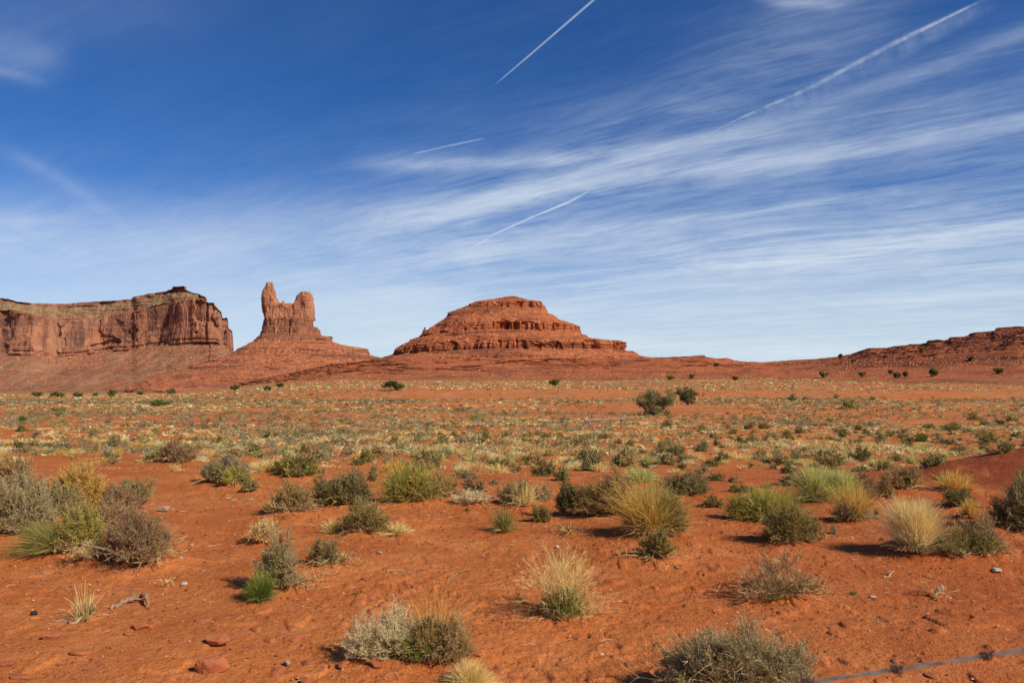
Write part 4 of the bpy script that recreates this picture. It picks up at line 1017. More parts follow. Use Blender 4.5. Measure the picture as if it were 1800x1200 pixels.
MID = """40 758 22 14 v;41 742 22 13 d;65 766 18 9 s;40 796 30 12 s;85 787 30 11 s;57 782 20 8 s;105 731 16 8 d;125 789 14 8 s;147 793 15 8 g;162 768 16 9 d;195 785 14 9 d;190 743 12 7 d
255 795 22 9 o;198 781 18 9 s;380 783 24 18 b;395 791 20 10 d;428 790 20 10 d;470 771 16 14 d;590 781 14 10 d;283 713 36 12 v;102 723 24 8 v;250 723 16 6 d;570 786 22 10 s;545 775 20 8 s;525 769 26 10 s;420 786 14 8 g;500 792 18 9 g;120 787 22 9 g
838 740 28 15 y;694 778 22 14 s;737 774 16 9 d;780 773 18 11 d;855 771 20 13 o;888 769 16 9 d;925 772 30 10 o;960 770 26 9 d;985 768 14 8 o;763 804 28 16 o;662 782 10 8 d;920 741 18 7 y;892 813 28 14 d;817 816 18 12 d;853 820 32 22 t
905 831 30 18 b;957 837 52 27 d;985 845 42 24 d;823 842 36 18 s;1043 827 54 38 s;1102 802 26 14 d;1150 806 26 13 g;1138 819 16 10 o;1162 798 28 14 o;1187 800 34 17 d;1063 775 30 14 b;1030 782 14 12 b;1088 779 14 8 b;1108 782 18 12 s;1173 753 22 14 s
1288 763 18 12 d;1317 755 18 12 d;1343 753 24 11 b;1233 758 18 12 s;1430 751 18 8 d;1482 768 20 12 d;1510 756 18 11 d;1523 763 16 10 d;1618 776 28 16 v;1393 705 24 14 s;1415 704 14 8 s;1493 719 26 18 o;1532 704 16 9 o;1458 742 18 9 d;1633 753 30 10 s
1673 758 36 18 o;1730 748 22 12 s;1757 746 20 12 d;1710 738 24 12 o;1355 774 34 14 g;1230 793 28 12 d;1306 791 16 10 d;1270 814 32 19 d;1234 835 30 20 g;1330 809 26 13 g;1317 822 20 12 t;1360 824 16 12 b;1385 833 30 17 d;1400 834 16 8 g;1257 847 38 18 d
1366 808 28 20 s;1340 805 24 18 t;1437 808 30 15 g;1460 825 40 30 t;1512 810 46 23 d;1512 830 38 15 o;1575 810 24 13 d;1553 828 34 20 s;1643 821 54 27 s;1685 799 32 17 b;1740 777 50 18 o;1767 797 40 26 t;1205 812 40 16 s;1250 820 30 16 o;1290 850 26 15 d;1415 795 22 9 s;740 858 30 14 g;805 838 26 12 g
1590 848 30 16 b;1650 846 34 14 s;620 850 30 18 g;690 850 26 14 s;560 862 26 14 o;870 852 26 12 s;1470 700 14 8 s;1780 742 26 12 o;1350 860 30 14 s;1310 868 36 18 d;1290 866 24 16 o;1225 862 26 15 d;700 838 26 12 g"""
used_xy = []
def place_mid():
    k = 0
    for ln in MID.replace('\n', ';').split(';'):
        a = ln.split(); px, row, w, h = map(float, a[:4]); w *= 1.22; h *= 1.18; pal, kind, label, grp = MIDT[a[4]]
        x, y, z = hit(px, row); m = y / F
        me = proto(pal, k % 4, w > 34); k += 1
        o = link(kind, me, loc=(x, y, float(ground(x, y)) - .02), rz=float(RNG.uniform(0, 6.28)), sc=(w * m, w * m * .9, h * m / .55))
        setp(o, label, 'shrub', grp); used_xy.append((x, y, w * m))
    # untraced shrubs and grass tufts of the same plain
    rng = rg(11)
    def dens(x, y): return fbm(x / 5, y / 9, 0, 3, 301)
    n = 0; tries = 0
    grp = 'low shrubs scattered over the near plain'
    while n < 285 and tries < 20000:
        tries += 1
        y = float(rng.uniform(16.5, 52)); x = float(rng.uniform(-.70, .70) * y)
        if rng.uniform() > (y / 52) ** .6: continue
        if x > 5 and y < 19: continue
        if x < -4 and y < 21 and rng.uniform() < .8: continue
        if dens(x, y) < rng.uniform(-.3, .25): continue
        if any((x - a) ** 2 + (y - b) ** 2 < (c * .5 + .3) ** 2 for a, b, c in used_xy): continue
        pal = rng.choice(['sage', 'greysage', 'dark', 'olive', 'tan', 'sage', 'greysage', 'dark'])
        w = float(rng.uniform(.3, .75)) * (1 + .3 * (rng.uniform() < .15))
        o = link('low_shrub', proto(str(pal), int(rng.integers(0, 4))), loc=(x, y, float(ground(x, y)) - .02), rz=float(rng.uniform(0, 6.28)), sc=(w, w * .9, w * float(rng.uniform(.7, 1.2))))
        setp(o, 'knee-high scattered desert shrub, one of many dotting the red plain short of the rail fence', 'shrub', grp)
        used_xy.append((x, y, w)); n += 1
    n = 0
    while n < 290:
        y = float(rng.uniform(15.5, 46)); x = float(rng.uniform(-.70, .70) * y)
        if x > 5 and y < 19: continue
        if x < -3 and y < 19 and rng.uniform() < .85: continue
        if fbm(x / 4, y / 8, 2.0, 3, 311) < rng.uniform(-.25, .35): continue
        pal = rng.choice(['Gstraw', 'Gstraw', 'Gtan', 'Glime', 'Gwhite', 'Ggold'])
        w = float(rng.uniform(.25, .6))
        o = link('grass_tuft', proto(str(pal), int(rng.integers(0, 3))), loc=(x, y, float(ground(x, y)) - .01), rz=float(rng.uniform(0, 6.28)), sc=(w, w, w * float(rng.uniform(.5, 1.0))))
        setp(o, 'small pale bunch of dry grass, one of many between the shrubs of the near plain', 'grass tuft', 'dry grass tufts on the near plain')
        n += 1

def clumps(g, rng, x, y, z, w, h, pal, m, tri):
    """many small leafy clumps as loose triangles"""
    n = len(x)
    d = nrm(rng.standard_normal((n, m, 3))); d[..., 2] = np.abs(d[..., 2])
    r = rng.uniform(.45, 1.0, (n, m, 1))
    P = np.stack([x, y, z], -1)[:, None] + d * r * np.stack([w / 2, w / 2, h], -1)[:, None]
    s = (tri * w)[:, None, None, None]
    off = rng.standard_normal((n, m, 3, 3)) * s * np.array([.7, .7, .55])
    V = P[:, :, None] + off
    cols = pick(rng, pal, n, .2)
    c = np.repeat(np.repeat(cols, m, 0) * (1 + .16 * rng.standard_normal((n * m, 1))), 3, 0)
    g.add(V.reshape(-1, 3), T=np.arange(n * m * 3).reshape(-1, 3), C=np.clip(c, .01, .9))
def tufts(g, rng, x, y, z, w, h, pal, m, bw):
    n = len(x)
    ph = rng.uniform(0, 6.283, (n, m)); ln = h[:, None] * rng.uniform(.4, 1.1, (n, m))
    p0 = np.stack([x[:, None] + np.cos(ph) * w[:, None] * .2 * rng.uniform(0, 1, (n, m)), y[:, None] + np.sin(ph) * w[:, None] * .2 * rng.uniform(0, 1, (n, m)), np.repeat(z[:, None], m, 1)], -1)
    e = p0 + np.stack([np.cos(ph) * w[:, None] * .42 * rng.uniform(.3, 1.2, (n, m)), np.sin(ph) * w[:, None] * .42, ln], -1)
    md = (p0 + e) / 2 + np.array([0, 0, 1]) * ln[..., None] * .14
    P = np.stack([p0, md, e], 2).reshape(-1, 3, 3)
    W = (bw[:, None] * np.ones(m)).reshape(-1, 1) * np.array([1.2, .9, .35])
    cols = np.clip(np.repeat(pick(rng, pal, n, .18), m, 0) * (1 + .12 * rng.standard_normal((n * m, 1))), .01, .9)
    ribbons(g, P, W, cols, rng)
def scatter(rng, n, y0, y1, fld, pw=1.0):
    k = int(n * 6)
    y = (rng.uniform(0, 1, k) * (y1 ** (1 + pw) - y0 ** (1 + pw)) + y0 ** (1 + pw)) ** (1 / (1 + pw))
    x = rng.uniform(-.72, .72, k) * y
    ok = fld(x, y) > rng.uniform(0, 1, k)
    x, y = x[ok][:n], y[ok][:n]
    return x, y, ground_base(x, y)
def place_far():
    rng = rg(5)
    b = lambda x, y: np.where(x / y < -.15, 0, sstep(y, 226, 236) * sstep(y, 266, 256))       # the bare red bank
    fs = lambda x, y: np.clip(.50 + 2.2 * fbm(x / 12, y / 16, 0, 4, 401) + .5 * sstep(y, 265, 300) + .7 * sstep(-x / y, .25, .4) * sstep(y, 170, 260), 0.02, 1) * (1 - .92 * b(x, y))
    fg = lambda x, y: np.clip(.42 + 2.8 * fbm(x / 16, y / 20, 3, 3, 411) + .4 * sstep(y, 265, 290) - .35 * sstep(-x / y, .25, .4) * sstep(y, 170, 260), 0, 1) * (1 - .96 * b(x, y))
    shr = sum([PAL[k][0] for k in ('sage', 'sage', 'greysage', 'dark', 'olive', 'sage', 'tan')], [])
    gr = sum([PAL[k][0] for k in ('straw', 'straw', 'tan', 'lime', 'gold')], [])
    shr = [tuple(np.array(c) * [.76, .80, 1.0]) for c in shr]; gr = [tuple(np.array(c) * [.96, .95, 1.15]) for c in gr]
    g = Geo()
    for n, y0, y1, m, sz in ((900, 24, 55, 90, (.18, .55)), (2500, 50, 120, 44, (.28, .95)), (4300, 120, 262, 24, (.4, 1.35)), (9000, 255, 900, 10, (.6, 1.7))):
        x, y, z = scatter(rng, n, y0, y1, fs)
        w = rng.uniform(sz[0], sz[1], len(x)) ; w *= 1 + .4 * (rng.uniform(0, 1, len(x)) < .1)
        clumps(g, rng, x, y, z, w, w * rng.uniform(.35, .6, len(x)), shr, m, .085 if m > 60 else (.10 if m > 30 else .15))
    o = link('distant_scrub', g.mesh('distant_scrub', M_LEAF)); setp(o, 'countless small grey-green shrubs covering the far plain', 'scrub', kind='stuff')
    g = Geo()
    for n, y0, y1, m, sz in ((1700, 17, 60, 34, (.12, .34)), (1900, 50, 130, 26, (.2, .6)), (2500, 120, 262, 14, (.35, 1.1)), (5000, 258, 620, 6, (.8, 2.2))):
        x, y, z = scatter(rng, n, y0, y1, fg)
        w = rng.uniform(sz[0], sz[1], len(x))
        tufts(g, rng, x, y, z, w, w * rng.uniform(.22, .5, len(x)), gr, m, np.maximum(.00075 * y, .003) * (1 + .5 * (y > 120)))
    # the pale grass belts that cross the plain
    for n, y0, y1, x0, x1 in [(int(q[0] * .62),) + q[1:] for q in ((2600, 62, 86, -14, 14), (1300, 38, 52, -10, 10), (2600, 120, 190, 30, 120), (1400, 32, 52, -30, -4), (1400, 46, 74, 10, 45), (1500, 26, 34, -6, 16), (1500, 100, 150, -70, -20))]:
        y = rng.uniform(y0, y1, n); x = rng.uniform(x0, x1, n); k = fbm(x / 6, y / 4, 5, 3, 421) > .0; x, y = x[k], y[k]
        w = rng.uniform(.25, .7, len(x)); tufts(g, rng, x, y, ground_base(x, y), w, w * .36, gr, 16, .0008 * y)
    o = link('dry_grass', g.mesh('dry_grass', M_LEAF)); setp(o, 'thin pale dry grass spread over the far plain', 'grass', kind='stuff')
    # scrub rooted on the low hills
    hills = bpy.data.objects['hills']; bpy.context.view_layer.update()
    P = []
    for i in range(4200):
        px = float(rng.uniform(300, 1850)); t = rng.uniform(0, 1) ** 1.7
        row = 690 - (690 - (655 if px < 1450 else 655 - (px - 1450) * .13)) * t
        v = Vector(((px - CX) / F, 1, (HR - row) / F)).normalized()
        ok, loc, nn, ix = hills.ray_cast(Vector((0, 0, CAMH)), v, distance=3000)
        if ok and loc.z > float(ground_base(loc.x, loc.y)) - .3 and nn.z > .25:
            if fbm(loc.x / 40, loc.y / 60, 0, 3, 431) > -.15 - .5 * (t < .3): P.append(loc)
    B = []
    for i in range(8500):
        px = float(rng.uniform(420, 1850)) if i % 4 == 0 else float(rng.uniform(1480, 1850)); t = rng.uniform(0, 1)
        top = np.interp(px, [420, 1118, 1350, 1500, 1800], [655, 632, 640, 624, 577]); row = top + (np.interp(px, [420, 1480, 1520, 1850], [676, 660, 645, 640]) - top) * t
        v = Vector(((px - CX) / F, 1, (HR - row) / F)).normalized()
        ok, loc, nn, ix = hills.ray_cast(Vector((0, 0, CAMH)), v, distance=3000)
        if ok and vn(loc.x / 25, loc.z / 3, 0, 441) + (.1 if px > 1480 else -.1) > .45: B.append(loc)
    for nm, cnt, xa, xb, ra, rb_ in (('sandstone_butte', 1100, 360, 700, 612, 664), ('layered_hill', 900, 660, 1130, 560, 640), ('cliff_mesa', 2200, 0, 405, 612, 686)):
        ob = bpy.data.objects[nm]
        for i in range(cnt):
            px = float(rng.uniform(xa, xb)); row = float(rng.uniform(ra, rb_)); v = Vector(((px - CX) / F, 1, (HR - row) / F)).normalized()
            ok, loc, nn, ix = ob.ray_cast(Vector((0, 0, CAMH)), v, distance=4000)
            if ok and nn.z > .35 and vn(px / 30, row / 12, 0, 443) > .42: B.append(loc)
    B = np.array(B); n = len(B); s_ = B[:, 1] / F * (.5 + 1.9 * rng.uniform(0, 1, n) ** 2.8)
    O = nrm(np.array([[1, 0, .1], [.3, .9, 0], [-.6, .7, .1], [-1, -.1, 0], [-.3, -.9, .1], [.7, -.7, 0], [.2, .2, .9], [-.2, -.2, .85], [0, 0, -.6]]))
    V = O[None] * rng.uniform(.7, 1.25, (n, 9, 3)) * s_[:, None, None] + B[:, None]
    T = np.array([[0, 1, 6], [1, 2, 6], [2, 7, 6], [2, 3, 7], [3, 4, 7], [4, 5, 7], [5, 6, 7], [5, 0, 6], [1, 0, 8], [2, 1, 8], [3, 2, 8], [4, 3, 8], [5, 4, 8], [0, 5, 8]])
    g = Geo(); g.add(V, T=(T[None] + np.arange(n)[:, None, None] * 9), C=np.repeat(pick(rng, [(.30, .09, .05), (.40, .13, .065), (.24, .08, .05), (.5, .2, .11)], n, .15), 9, 0))
    o = link('hillside_rubble', g.mesh('hillside_rubble', M_STEM)); setp(o, 'broken boulders strewn over the slopes of the ridge, hill, butte and mesa', 'rubble', kind='stuff')
    P = np.array(P); w = P[:, 1] / F * rng.uniform(1.5, 5.5, len(P))
    g = Geo(); clumps(g, rng, P[:, 0], P[:, 1], P[:, 2] - .1, w, w * .5, shr + gr, 12, .2)
    o = link('hillside_scrub', g.mesh('hillside_scrub', M_LEAF)); setp(o, 'sparse low scrub dotting the foot of the red hills', 'scrub', kind='stuff')

def cast(px, row):
    hills = bpy.data.objects['hills']
    v = Vector(((px - CX) / F, 1, (HR - row) / F)).normalized()
    ok, loc, nn, ix = hills.ray_cast(Vector((0, 0, CAMH)), v, distance=4000)
    x, y, z = hit(px, row)
    if ok and (loc.y < y or abs(row - HR - (CAMH - z) / y * F) > 3): return loc.x, loc.y, loc.z
    return x, y, z

# ================================================================== TREES
def juniper(px, row, wpx, hpx, label, seed, openness=0.0, leafcol='juniper', grp=None, small=False):
    rng = rg(seed)
    x, y, z = cast(px, row); m = y / F; w, h = wpx * m, hpx * m
    root = bpy.data.objects.new('juniper_tree', None); scene.collection.objects.link(root); root.location = (x, y, z - .03)
    setp(root, label, 'tree', grp)
    tk, cr = Geo(), Geo()
    bark = (.20, .155, .12)
    tips = []
    nl = 4 if small else 8
    for i in range(nl):
        a = i * 6.283 / nl + rng.uniform(-.4, .4); r = w * .5 * rng.uniform(.55, .85); hh = h * rng.uniform(.50, .80)
        e = np.array([cos(a) * r, sin(a) * r * .8, hh])
        p = np.array([[0, 0, -.1], e * [.18, .18, .16], e * [.5, .5, .48] + rng.normal(0, .05 * w, 3) * [1, 1, .3], e])
        t = np.linspace(0, 1, 9); P = np.stack([np.interp(t, [0, .25, .6, 1], p[:, k]) for k in range(3)], 1) + rng.normal(0, .012 * w, (9, 3)) * [1, 1, .5]
        tuber(tk, P, w * np.linspace(.028, .008, 9), np.array(bark) * rng.uniform(.8, 1.3), 6)
        tips.append(e)
        for j in range(3 if small else 7):
            s_ = P[rng.integers(3, 9)]; d = nrm(rng.normal(0, 1, 3) + [cos(a) * .8, sin(a) * .8, .7]); L = w * rng.uniform(.10, .24)
            q = s_ + d * L; q[2] = min(q[2], h * .96)
            tuber(tk, np.stack([s_, (s_ + q) / 2 + rng.normal(0, .01 * w, 3), q]), w * np.array([.011, .008, .004]), np.array(bark) * rng.uniform(.8, 1.5), 5)
            tips.append(q)
    top = [np.array([rng.normal(0, .2 * w), rng.normal(0, .16 * w), h * rng.uniform(.6, .9)]) for _ in range(3 if small else 14)]
    tips = np.array(tips + top)
    keep = rng.uniform(0, 1, len(tips)) > openness * .35
    tips = tips[keep]
    nleaf = int(np.clip(wpx * hpx * (1.5 if not small else 3.0), 200, 6500)); i = rng.integers(0, len(tips), nleaf)
    R = w * (.085 if not small else .17)
    q = tips[i] + nrm(rng.standard_normal((nleaf, 3))) * rng.uniform(.2, 1, (nleaf, 1)) ** .6 * R * np.array([1.2, 1.2, .75])
    q[:, 2] = np.clip(q[:, 2], .05 * h, h * 1.02)
    cc = pick(rng, PAL[leafcol][0], len(tips), .25)[i] * (1 + .12 * rng.standard_normal((nleaf, 1)))
    leafquads(cr, q, rng.standard_normal((nleaf, 3)) + [0, 0, .4], 2.6 * m * rng.uniform(.6, 1.3, nleaf), 1.5 * m, np.clip(cc, .01, .8), rng)
    if openness:
        n2 = 500; i = rng.integers(0, len(tips), n2); p = tips[i] + rng.normal(0, .04 * w, (n2, 3)); e = p + nrm(rng.standard_normal((n2, 3))) * .07 * w
        e[:, 2] = np.clip(e[:, 2], .05 * h, h * 1.02)
        ribbons(tk, np.stack([p, (p + e) / 2, e], 1), .8 * m * np.array([1, .8, .5]), pick(rng, [(.33, .25, .19), (.25, .18, .13)], n2), rng)
    link('trunk', tk.mesh('juniper_trunk', M_STEM), root)
    link('crown', cr.mesh('juniper_crown', M_LEAF), root)
def place_trees():
    juniper(1150, 731, 84, 47, 'wide scraggly juniper with open branching crown beside the short rail fence', 71, 1.0, 'dark')
    juniper(1209, 711, 42, 30, 'smaller dense dark green juniper just right of the scraggly open one', 72, 0.1)
    L = [(693, 687, 30, 16, 'lone round green juniper bush in line with the gap between butte and layered hill'), (975, 678, 18, 11, 'bright green round juniper bush directly below the right half of the layered hill'),
         (1640, 662, 16, 15, 'dark rounded juniper, biggest on the slope below the right ridge'), (1477, 629, 6, 7, 'tiny juniper breaking the skyline where the right ridge begins')]
    for k, (a, b, c, d, e) in enumerate(L): juniper(a, b, c, d, e, 80 + k, small=True)
    F_ = [(103, 699, 20, 10), (137, 699, 16, 9), (198, 698, 14, 12), (168, 696, 9, 6), (246, 695, 10, 7), (300, 693, 16, 7), (412, 686, 15, 9), (470, 687, 13, 9), (492, 681, 13, 7), (302, 680, 8, 5), (65, 697, 16, 7), (1448, 664, 16, 10), (1515, 663, 9, 9),
          (1565, 657, 10, 7), (1577, 664, 14, 9), (1592, 662, 10, 9), (1755, 657, 14, 9), (1293, 668, 9, 7), (1178, 668, 13, 7), (1216, 667, 9, 9), (1707, 633, 9, 6), (1556, 630, 8, 6), (1620, 618, 8, 6), (1260, 643, 8, 5), (1500, 637, 7, 6)]
    for k, (a, b, c, d) in enumerate(F_):
        juniper(a, b, c, d, 'small dark green juniper bush far out at the foot of the mesas and hills', 100 + k, small=True, openness=.5, grp='small junipers along the far edge of the plain')

# ================================================================== FENCE, WIRE, STONES, WOOD
def mat_simple(name, ca_, cb, scale, rough=.9, bmp=.01, spec=.1, stretch=None, metal=0.0):
    m, N = new_mat(name); tc_ = N.node('ShaderNodeTexCoord'); v = tc_.outputs['Object']
    if stretch: v = N.node('ShaderNodeMapping', {'Vector': v, 'Scale': stretch}).outputs[0]
    n = N.noise(v, scale, 6, .65); col = N.mix(N.mapr(n, .35, .65), ca_, cb)
    b = N.node('ShaderNodeBsdfPrincipled', {'Base Color': col, 'Roughness': rough, 'Specular IOR Level': spec, 'Metallic': metal, 'Normal': bump(N, n, bmp, .8)})
    N.node('ShaderNodeOutputMaterial', {'Surface': b.outputs[0]})
    return m
def build_fence():
    M = mat_simple('weathered_timber', (.20, .155, .125), (.34, .27, .22), 6.0, bmp=.02)
    x0, y0, z0 = hit(1035, 751); m = y0 / F
    x1 = (1096 - CX) * m; y1 = y0 + 1.5; z1 = float(ground_base(x1, y1))
    root = bpy.data.objects.new('rail_fence', None); scene.collection.objects.link(root); root.location = (x0, y0, z0)
    setp(root, 'short weathered rail fence, one grey rail on two posts, beside the wide juniper', 'fence')
    rng = rg(3)
    for (dx_, dy_, dz_, h, r) in ((0, 0, 0, 29 * m, .062), (x1 - x0, y1 - y0, z1 - z0, 28 * m, .07)):
        g = Geo(); t = np.linspace(0, 1, 8)
        P = np.stack([dx_ + .05 * t + rng.normal(0, .01, 8), dy_ + 0 * t, dz_ - .3 + t * (h + .3)], 1)
        tuber(g, P, r * np.linspace(1.15, .7, 8) * rng.uniform(.9, 1.1, 8), (.3, .25, .2), 8)
        link('post', g.mesh('fence_post', M), root)
    zr0 = CAMH + (HR - 738.5) * m - z0; zr1 = CAMH + (HR - 733) * (m * y1 / y0) - z0
    g = Geo(); t = np.linspace(0, 1, 12)
    xa, xb = (1027 - CX) * m - x0, (1110 - CX) * m - x0
    P = np.stack([xa + (xb - xa) * t, -.13 + (y1 - y0) * t, zr0 + (zr1 - zr0) * t - .05 * np.sin(t * 3.14) + rng.normal(0, .008, 12)], 1)
    tuber(g, P, .085 * np.linspace(1.0, .7, 12), (.4, .34, .3), 8)
    link('rail', g.mesh('fence_rail', M), root)

def build_wire():
    M = mat_simple('galvanised_wire', (.11, .10, .085), (.21, .19, .16), 60.0, rough=.55, bmp=.0005, spec=.5, metal=.35)
    M2 = mat_simple('rusty_barb', (.07, .055, .045), (.14, .10, .075), 90.0, rough=.7, bmp=.0005, metal=.3)
    def cx(t): return -3.5 + 8.0 * t
    n = 2600; t = np.linspace(0, 1, n); X = cx(t)
    Y = .92 - .03 * X
    def zrow(X, Y):
        px = CX + X / Y * F
        row = 1143 + (1800 - px) * .1515 - np.clip(px - 1800, -2000, 0) ** 2 * .000012 - np.clip(px - 1800, 0, 9e9) * 0
        return CAMH - (row - HR) / F * Y
    xa, xb = .36, .58
    za, zb = zrow(np.array([xa]), .92 - .03 * xa)[0], zrow(np.array([xb]), .92 - .03 * xb)[0]
    sl_ = (zb - za) / (xb - xa)
    Z = za + sl_ * (X - xa) + .010 * (X - xa) ** 2
    root = bpy.data.objects.new('barbed_wire', None); scene.collection.objects.link(root); root.location = (xa, .92 - .03 * xa, za)
    setp(root, 'out-of-focus strand of twisted barbed wire crossing the bottom right corner close to the lens', 'barbed wire')
    C = np.stack([X - root.location.x, Y - root.location.y, Z - root.location.z], 1)
    for k in (0, 1):
        ph = X * 2 * np.pi / .10 + k * np.pi; g = Geo()
        P = C + .0012 * np.stack([0 * ph, np.cos(ph), np.sin(ph)], 1)
        tuber(g, P, np.full(n, .00125), (.25, .25, .25), 6)
        link('strand', g.mesh('wire_strand', M, smooth=True), root)
    # barbs
    for px in (1575, 1730):
        y = .90; x = (px - CX) / F * y
        for s in range(-14, 0): pass
    step = (1730 - 1575) / F * .905
    for j in range(-28, 30):
        xb_ = (1575 - CX) / F * .905 + j * step
        if not -3.4 < xb_ < 4.4: continue
        c = np.array([np.interp(xb_, X, C[:, i]) for i in range(3)])
        g = Geo(); tt = np.linspace(0, 1, 40)
        for s, off in ((1, 0), (-1, .004)):
            ph = tt * 4 * np.pi * s
            P = np.stack([(tt - .5) * .008 + off, .0040 * np.cos(ph), .0040 * np.sin(ph)], 1)
            P[0] += [0, -.010 * s, .007]; P[-1] += [0, .010 * s, .009]
            tuber(g, c + P, np.concatenate([[.0004], np.full(38, .0010), [.0004]]), (.1, .08, .07), 5)
        link('barb', g.mesh('wire_barb', M2), root)

def rockgeo(rng, sx_, sy_, sz_, nu=14, nv=9, cuts=9, rnd=.1):
    u = np.linspace(0, 2 * np.pi, nu, endpoint=False); v = np.linspace(0.001, np.pi - .001, nv)
    U, V_ = np.meshgrid(u, v)
    P = np.stack([np.sin(V_) * np.cos(U), np.sin(V_) * np.sin(U), np.cos(V_)], -1)
    P = P * (1 + rnd * fbm(P[..., 0] * 1.5 + rng.uniform(0, 99), P[..., 1] * 1.5, P[..., 2] * 1.5, 3, 5))[..., None]
    for k in range(cuts):
        nn = nrm(rng.standard_normal(3) * [1, 1, .8]); d = rng.uniform(.62, .88)
        s_ = P @ nn; P = P - np.maximum(s_ - d, 0)[..., None] * nn
    return P * [sx_, sy_, sz_], gridq(nv, nu, True)
def stone_at(px, row, wpx, hpx, label, kind, mat, seed, yaw=0.0, deepf=1.0, cuts=9, grp=None, emb=.35):
    x, y, z = hit(px, row); m = y / F; rng = rg(seed)
    P, Q = rockgeo(rng, wpx * m / 2, wpx * m / 2 * deepf, hpx * m / 2 * 1.15, 30, 19, cuts + 5, .22)
    P = P * (1 + .05 * fbm(P[..., 0] / (wpx * m) * 9, P[..., 1] / (wpx * m) * 9, P[..., 2] / (wpx * m) * 9, 3, seed))[..., None]; zt = hpx * m * .34; P[..., 2] = np.where(P[..., 2] > zt, zt + (P[..., 2] - zt) * .15, P[..., 2])
    g = Geo(); g.add(P, Q=Q)
    o = link(kind, g.mesh(kind, mat, smooth=False), loc=(x, y, float(ground(x, y)) + hpx * m * .5 * (1 - emb)), rz=yaw)
    setp(o, label, 'stone', grp)
def build_stones():
    MR = mat_simple('red_sandstone', (.48, .155, .058), (.36, .105, .042), 14.0, bmp=.006)
    MW = mat_simple('pale_stone', (.62, .52, .40), (.48, .38, .28), 20.0, bmp=.004)
    MG = mat_simple('grey_stone', (.42, .29, .19), (.30, .20, .13), 24.0, bmp=.004)
    MK = mat_simple('burrow_dark', (.03, .022, .018), (.05, .035, .025), 14.0, bmp=.004)  # near-black colour painted for the shade inside a burrow hole
    stone_at(383, 1138, 52, 17, 'flat oval red slab lying on a squarish block, bottom left', 'flat_stone', MR, 1, deepf=.62, cuts=5, emb=-.5)
    stone_at(377, 1184, 64, 40, 'squarish red block half sunk in the sand under a flat oval slab, bottom left', 'stone', MR, 2, yaw=.12, deepf=.55, cuts=10, emb=.45)
    stone_at(92, 1122, 42, 13, 'flat purplish red slab in the sand below the driftwood, left foreground', 'flat_stone', MR, 3, yaw=.4, deepf=.5, cuts=6)
    stone_at(245, 1106, 36, 13, 'flat red slab with sharp right edge, right of the driftwood', 'flat_stone', MR, 4, deepf=.6, cuts=8)
    stone_at(323, 1028, 14, 7, 'small bright cream stone on bare sand, left foreground', 'pale_stone', MW, 5)
    stone_at(1752, 1006, 21, 9, 'small bright white stone alone near the right edge', 'pale_stone', MW, 6)
    stone_at(287, 900, 24, 13, 'wedge-shaped grey stone right of the mauve-brown bushes at left', 'grey_stone', MG, 7)
    stone_at(411, 880, 13, 4, 'thin flat grey stone, left one of a pair on the smooth red sand', 'grey_stone', MG, 8)
    stone_at(440, 879, 15, 5, 'thin flat grey stone, right one of a pair on the smooth red sand', 'grey_stone', MG, 9)
    stone_at(667, 974, 11, 6, 'single rounded grey pebble on sand below the olive dome', 'pebble', MG, 10)
    stone_at(318, 995, 9, 5, 'pale pebble at the right foot of the purple-brown domed bush', 'pebble', MW, 11)
    stone_at(505, 1172, 12, 11, 'rounded tan stone at the bottom left of the chalk-white bush', 'stone', MG, 12)
    stone_at(1058, 1157, 11, 7, 'small light elongated stone below the blond feathery bush', 'pebble', MW, 13)
    stone_at(980, 963, 9, 5, 'cream pebble below the scatter of dead branches, centre', 'pebble', MW, 14)
    stone_at(60, 1082, 13, 10, 'small black lump added in place of a shaded burrow hole in the sand near the left edge', 'burrow_stand_in', MK, 15)  # added lump, stands in for a dark burrow hole
    stone_at(731, 1040, 24, 14, 'red stone with a shaded front corner, centre of the foreground', 'stone', MR, 16)
    stone_at(1535, 1054, 14, 6, 'small orange-tan stone near the tiny sprout, right foreground', 'stone', MW, 17)
    rng = rg(77); P0 = []
    for k in range(8):
        P, Q = rockgeo(rng, 1, .8, .42, 10, 7, 9); g = Geo(); g.add(P, Q=Q); P0.append(g.mesh('stone', MR))
    n = 0
    while n < 285:
        y = float(rng.uniform(3.9, 9.5)); x = float(rng.uniform(-.68, .68) * y)
        c = np.exp(-((x + 1.75) ** 2 / 1.4 + (y - 4.9) ** 2 / 1.0)) + .45 * np.exp(-((x + .2) ** 2 / 2.5 + (y - 5.2) ** 2 / 2.0)) + .06
        if rng.uniform() > c: continue
        s_ = float(.012 + .045 * rng.uniform() ** 2.2)
        o = link('stone', P0[int(rng.integers(0, 8))], loc=(x, y, float(ground(x, y)) + s_ * .05), rz=float(rng.uniform(0, 6.28)), sc=(s_ * float(rng.uniform(.8, 1.5)), s_, s_ * float(rng.uniform(.5, 1.1))))
        setp(o, 'small broken red stone littering the sand of the near foreground', 'stone', 'small red stones strewn over the foreground'); n += 1
    # gravel and litter nobody could count
    g = Geo(); n = 24000
    y = (rng.uniform(0, 1, n) * (15 ** 1.6 - 3.4 ** 1.6) + 3.4 ** 1.6) ** (1 / 1.6); x = rng.uniform(-.7, .7, n) * y
    s_ = (.003 + .010 * rng.uniform(0, 1, n) ** 4) * (y / 5) ** .5
    O = np.array([[1, 0, 0], [0, 1, 0], [-1, 0, 0], [0, -1, 0], [0, 0, .8], [0, 0, -.5]])
    z = ground(x, y)
    V = O[None] * rng.uniform(.6, 1.3, (n, 6, 3)) * s_[:, None, None]; a = rng.uniform(0, 6.28, n); ca2, sa2 = np.cos(a)[:, None], np.sin(a)[:, None]
